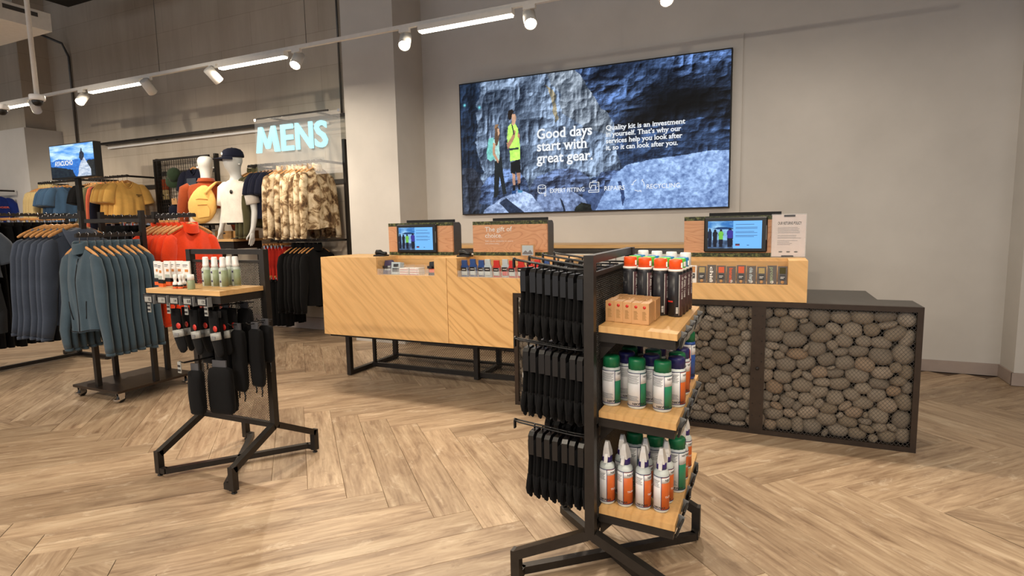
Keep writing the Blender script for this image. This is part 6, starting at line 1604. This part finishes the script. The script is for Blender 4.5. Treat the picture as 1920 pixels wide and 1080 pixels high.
# display table with two mannequin busts
TYa, TYb = 4.98, 5.45
a = onY(380, 449, TYa); b = onY(478, 446, TYa)
TX0, TX1, TZ = a.x, -5.98, 1.235
t = thing('display_table', 'tall black framed table with pale wooden top under the mannequins', 'table', (TX0, TYa, 0))
MB().box(0, TX1-TX0, 0, TYb-TYa, TZ-.03, TZ).build('table_top', 'shelfwoodx', t)
MB().box(.02, TX1-TX0-.02, .02, TYb-TYa-.02, TZ-.12, TZ-.03).build('apron', 'steel', t)
for x in (.03, TX1-TX0-.07):
    for y in (.02, TYb-TYa-.06): MB().box(x, x+.04, y, y+.04, 0, TZ-.12).build('leg', 'steel', t)
p = onY(432, 441, 5.3)
for k, (x, wd) in enumerate(((-6.62, .30), (-6.28, .26))):
    t = thing('wooden_crate', 'brown wooden crate on the display table, %s mannequin' % ('behind the rust jumper' if k == 0 else 'behind the white tee'), 'crate', (x, 5.24, TZ))
    MB().box(0, wd, 0, .012, 0, .10).box(0, wd, .158, .17, 0, .10).box(0, .012, .012, .158, 0, .10).box(wd-.012, wd, .012, .158, 0, .10).box(.012, wd-.012, .012, .158, 0, .01).build('box', 'brownwood', t)
    MB().box(wd*.35, wd*.65, -.002, .0, .06, .08).build('grip', 'ink', t)
def skin_mesh(name, joints, edges, mat, parent, lv=2):
    me = bpy.data.meshes.new(name); me.from_pydata([j[0] for j in joints], edges, [])
    o = bpy.data.objects.new(name, me); COL.objects.link(o)
    o.modifiers.new('s', 'SKIN')
    if not me.skin_vertices: return None
    for i, j in enumerate(joints):
        sv = me.skin_vertices[0].data[i]; sv.radius = j[1] if isinstance(j[1], tuple) else (j[1], j[1]); sv.use_root = (i == 0)
    ss = o.modifiers.new('u', 'SUBSURF'); ss.levels = lv; ss.render_levels = lv
    dg = bpy.context.evaluated_depsgraph_get(); m2 = bpy.data.meshes.new_from_object(o.evaluated_get(dg))
    bpy.data.objects.remove(o); m2.materials.clear(); m2.materials.append(M[mat])
    for p_ in m2.polygons: p_.use_smooth = True
    return put(m2, name, parent)
BS = 1.14
def bust(lab, loc, rz, hand=True):
    """half figure on a rod: origin at the table, waist at about 0.18"""
    t = thing('mannequin', lab, 'mannequin', loc, rz); t.scale = (BS, BS, BS)
    J = [((0, 0, .20), (.150, .10)), ((0, 0, .34), (.140, .10)), ((0, -.005, .50), (.165, .11)), ((0, .01, .60), (.10, .075)), ((0, .008, .655), (.062, .062)), ((0, .004, .715), (.058, .060)),
         ((0, -.022, .775), (.074, .098)), ((0, -.022, .835), (.090, .118)), ((0, -.008, .895), (.088, .112)), ((0, -.004, .93), (.055, .07)),
         ((-.185, .01, .565), (.058, .055)), ((.185, .01, .565), (.058, .055)),
         ((-.235, .015, .44), .043), ((-.255, .02, .30), .037), ((-.262, -.01, .17), .031), ((-.265, -.035, .075), .022),
         ((.235, .015, .44), .043), ((.255, .02, .30), .037), ((.262, -.01, .17), .031), ((.265, -.035, .075), .022)]
    E = [(0, 1), (1, 2), (2, 3), (3, 4), (4, 5), (5, 6), (6, 7), (7, 8), (8, 9), (2, 10), (2, 11), (10, 12), (12, 13), (13, 14), (14, 15), (11, 16), (16, 17), (17, 18), (18, 19)]
    for s, wv in ((-1, 15), (1, 19)):
        px, py, pz = J[wv][0]
        pl = len(J); J.append(((px, py-.008, pz-.045), (.016, .034))); E.append((wv, pl))
        for q, (oy, ln) in enumerate(((-.030, .062), (-.012, .075), (.006, .072), (.022, .058))):
            i0 = len(J); J.append(((px-s*.002, py+oy-.004, pz-.078), .0095)); J.append(((px-s*.010, py+oy-.008, pz-.078-ln*.5), .0088)); J.append(((px-s*.022, py+oy-.008, pz-.078-ln), .0068))
            E += [(pl, i0), (i0, i0+1), (i0+1, i0+2)]
        i0 = len(J); J.append(((px-s*.012, py-.038, pz-.035), .0105)); J.append(((px-s*.020, py-.058, pz-.065), .0085)); J.append(((px-s*.024, py-.060, pz-.088), .0065)); E += [(wv, i0), (i0, i0+1), (i0+1, i0+2)]
    o = skin_mesh('figure', J, E, 'mannequin', t)
    for ex in (-.092, .062): MB().lathe([(.001, 0), (.012, .01), (.010, .025), (.001, .03)], 10, (ex, .0, .80), 0, 'x').build('ear', 'mannequin', t)
    MB().lathe([(.001, .155), (.135, .155), (.145, .165), (.145, .205), (.001, .205)], 24, (0, 0, 0), 0, 'z', 1, .7).build('waist_base', 'matblack', t)
    MB().lathe([(.001, 0), (.09, 0), (.09, .008), (.014, .012), (.014, .156), (.001, .156)], 18).build('stand_rod', 'matblack', t)
    return t
BS = 1.14
def worn(name, lab, loc, rz, mat, sleeve, length, lower=None, collar=None, neck='crew'):
    """a garment fitted round a bust: rings round the trunk plus sleeves along the arms"""
    t = thing(name, lab, 'shirt', loc, rz); n = 28; t.scale = (BS, BS, BS)
    secs = [(.655 if neck != 'crew' else .632, .072, .068), (.622, .092, .078), (.608, .150, .088), (.582, .205, .100), (.52, .212, .126), (.44, .198, .132), (.34, .186, .128), (.24, .190, .130), (.205-length, .198, .134)]
    def ring_mesh(S_, nm, mt, sc=1.0):
        vs = []; fs_ = []
        for q, (z, a, b) in enumerate(S_):
            for k in range(n):
                an = 2*PI*k/n; fo = 1+.018*math.sin(7*an+q*.6)*(1 if q > 3 else 0)
                e = .85; c_, s_ = math.cos(an), math.sin(an)
                vs.append((math.copysign(abs(c_)**e, c_)*a*fo*sc, math.copysign(abs(s_)**e, s_)*b*fo*sc+.002, z))
        for q in range(len(S_)-1):
            for k in range(n): fs_.append((q*n+k, q*n+(k+1) % n, q*n+n+(k+1) % n, q*n+n+k))
        return MB().add(vs, fs_, 0, True).build(nm, mt, t)
    if lower: ring_mesh(secs[:7], 'body', mat); ring_mesh(secs[6:], 'lower_panel', lower)
    else: ring_mesh(secs, 'body', mat)
    A = [(.160, .01, .578), (.205, .012, .548), (.226, .014, .46), (.244, .018, .37), (.256, .02, .30), (.263, -.01, .17), (.266, -.03, .10)]
    R = [.060, .074, .068, .064, .058, .050, .040]
    m_ = 4 if sleeve == 'short' else 7
    for s in (-1, 1):
        MB().tube([(s*a, b, c_) for a, b, c_ in A[:m_]], R[:m_] if sleeve == 'long' else [.060, .076, .074, .076], 14).build('sleeve', mat, t)
    if neck == 'crew': MB().tube([(.070*math.cos(q), .068*math.sin(q)+.002, .630+.012*math.sin(q)) for q in np.linspace(0, 2*PI, 22)], .008, 8).build('neck_rib', collar or mat, t)
    else:
        mb = MB()
        mb.lathe([(.072, .640), (.068, .675), (.082, .680), (.094, .648), (.100, .640)], 24, (0, .004, 0)); mb.build('collar', collar or mat, t)
    return t
m1 = (-6.60, 5.16, TZ); m2 = (-6.03, 5.12, TZ)
R1, R2 = math.radians(222), math.radians(-4); BS = 1.14
m1s = onY(400, 296, 5.14)
bust('bald white mannequin bust in a rust jumper turned away', m1, R1)
bust('white mannequin bust in a white tee and navy cap', (m2[0], m2[1], TZ), R2)
worn('jumper', 'rust red jumper with cream lower half on the mannequin turned away', m1, R1, 'rust', 'long', .03, 'cream', 'rust', 'stand')
w2 = worn('tee_shirt', 'white tee shirt with small dark chest badge on the mannequin', (m2[0], m2[1], TZ), R2, 'whitetee', 'short', .03)
MB().lathe([(.001, 0), (.022, 0), (.022, .003), (.001, .003)], 14, (.085, -.128, .50), 0, 'y').build('chest_badge', 'ink', w2)
cp = cap_thing('navy cap with small badge on the head of the white tee mannequin', (m2[0], m2[1]-.012, TZ+.872*BS), 'navy', 'white_ink', (math.radians(4), 0, R2-.25))
cp.scale = (1.25, 1.25, 1.02)
# sling bag on the back of the first mannequin
t = thing('sling_bag', 'yellow sling bag worn on the back of the rust jumper mannequin', 'bag', m1, R1); t.scale = (BS, BS, BS)
mb = MB(); vs = []; fs_ = []; n = 20
for q, (y, k) in enumerate(((.118, .90), (.128, 1.0), (.158, .97), (.178, .82), (.184, .3))):
    for k2 in range(n):
        an = 2*PI*k2/n; cx, cz = .145*k*math.cos(an)*(1-.22*max(0, math.sin(an))), .215*k*math.sin(an)
        rx = cx*math.cos(.18)-cz*math.sin(.18)+.03; rz_ = cx*math.sin(.18)+cz*math.cos(.18)+.385
        vs.append((rx, y, rz_))
fs_ = [(q*n+k2, q*n+(k2+1) % n, q*n+n+(k2+1) % n, q*n+n+k2) for q in range(4) for k2 in range(n)]+[tuple(80+k2 for k2 in range(n))]
mb.add(vs, fs_, 0, True).build('body', 'sling', t)
MB().tube([(.0, .125, .50), (-.05, .115, .565), (-.095, .085, .615), (-.115, .03, .625), (-.115, -.04, .605)], [.095, .075, .055, .046, .04], 10, 0, True, .25).build('strap', 'sling', t)
MB().tube([(.11, .172, .43), (.05, .186, .445), (-.03, .184, .435)], .005, 6).tube([(.07, .193, .375), (.03, .196, .38), (-.02, .194, .378)], .004, 6).build('zip', 'amber', t)
MB().prism([(-.035, .25), (.075, .235), (.088, .33), (.07, .385), (-.02, .39), (-.045, .32)], .176, .192, 'y').build('front_pocket', 'sling', t)
p = onY(364, 392, 5.0)
t = thing('water_bottle', 'clear drinking bottle held beside the yellow sling bag', 'bottle', (p.x+.06, 4.98, TZ))
MB().lathe([(.001, 0), (.032, 0), (.034, .01), (.034, .12), (.02, .15), (.018, .16)], 18).build('body', 'niche_clear', t)
MB().lathe([(.001, .158), (.022, .158), (.022, .19), (.001, .192)], 16).build('cap', 'whiteplastic', t)
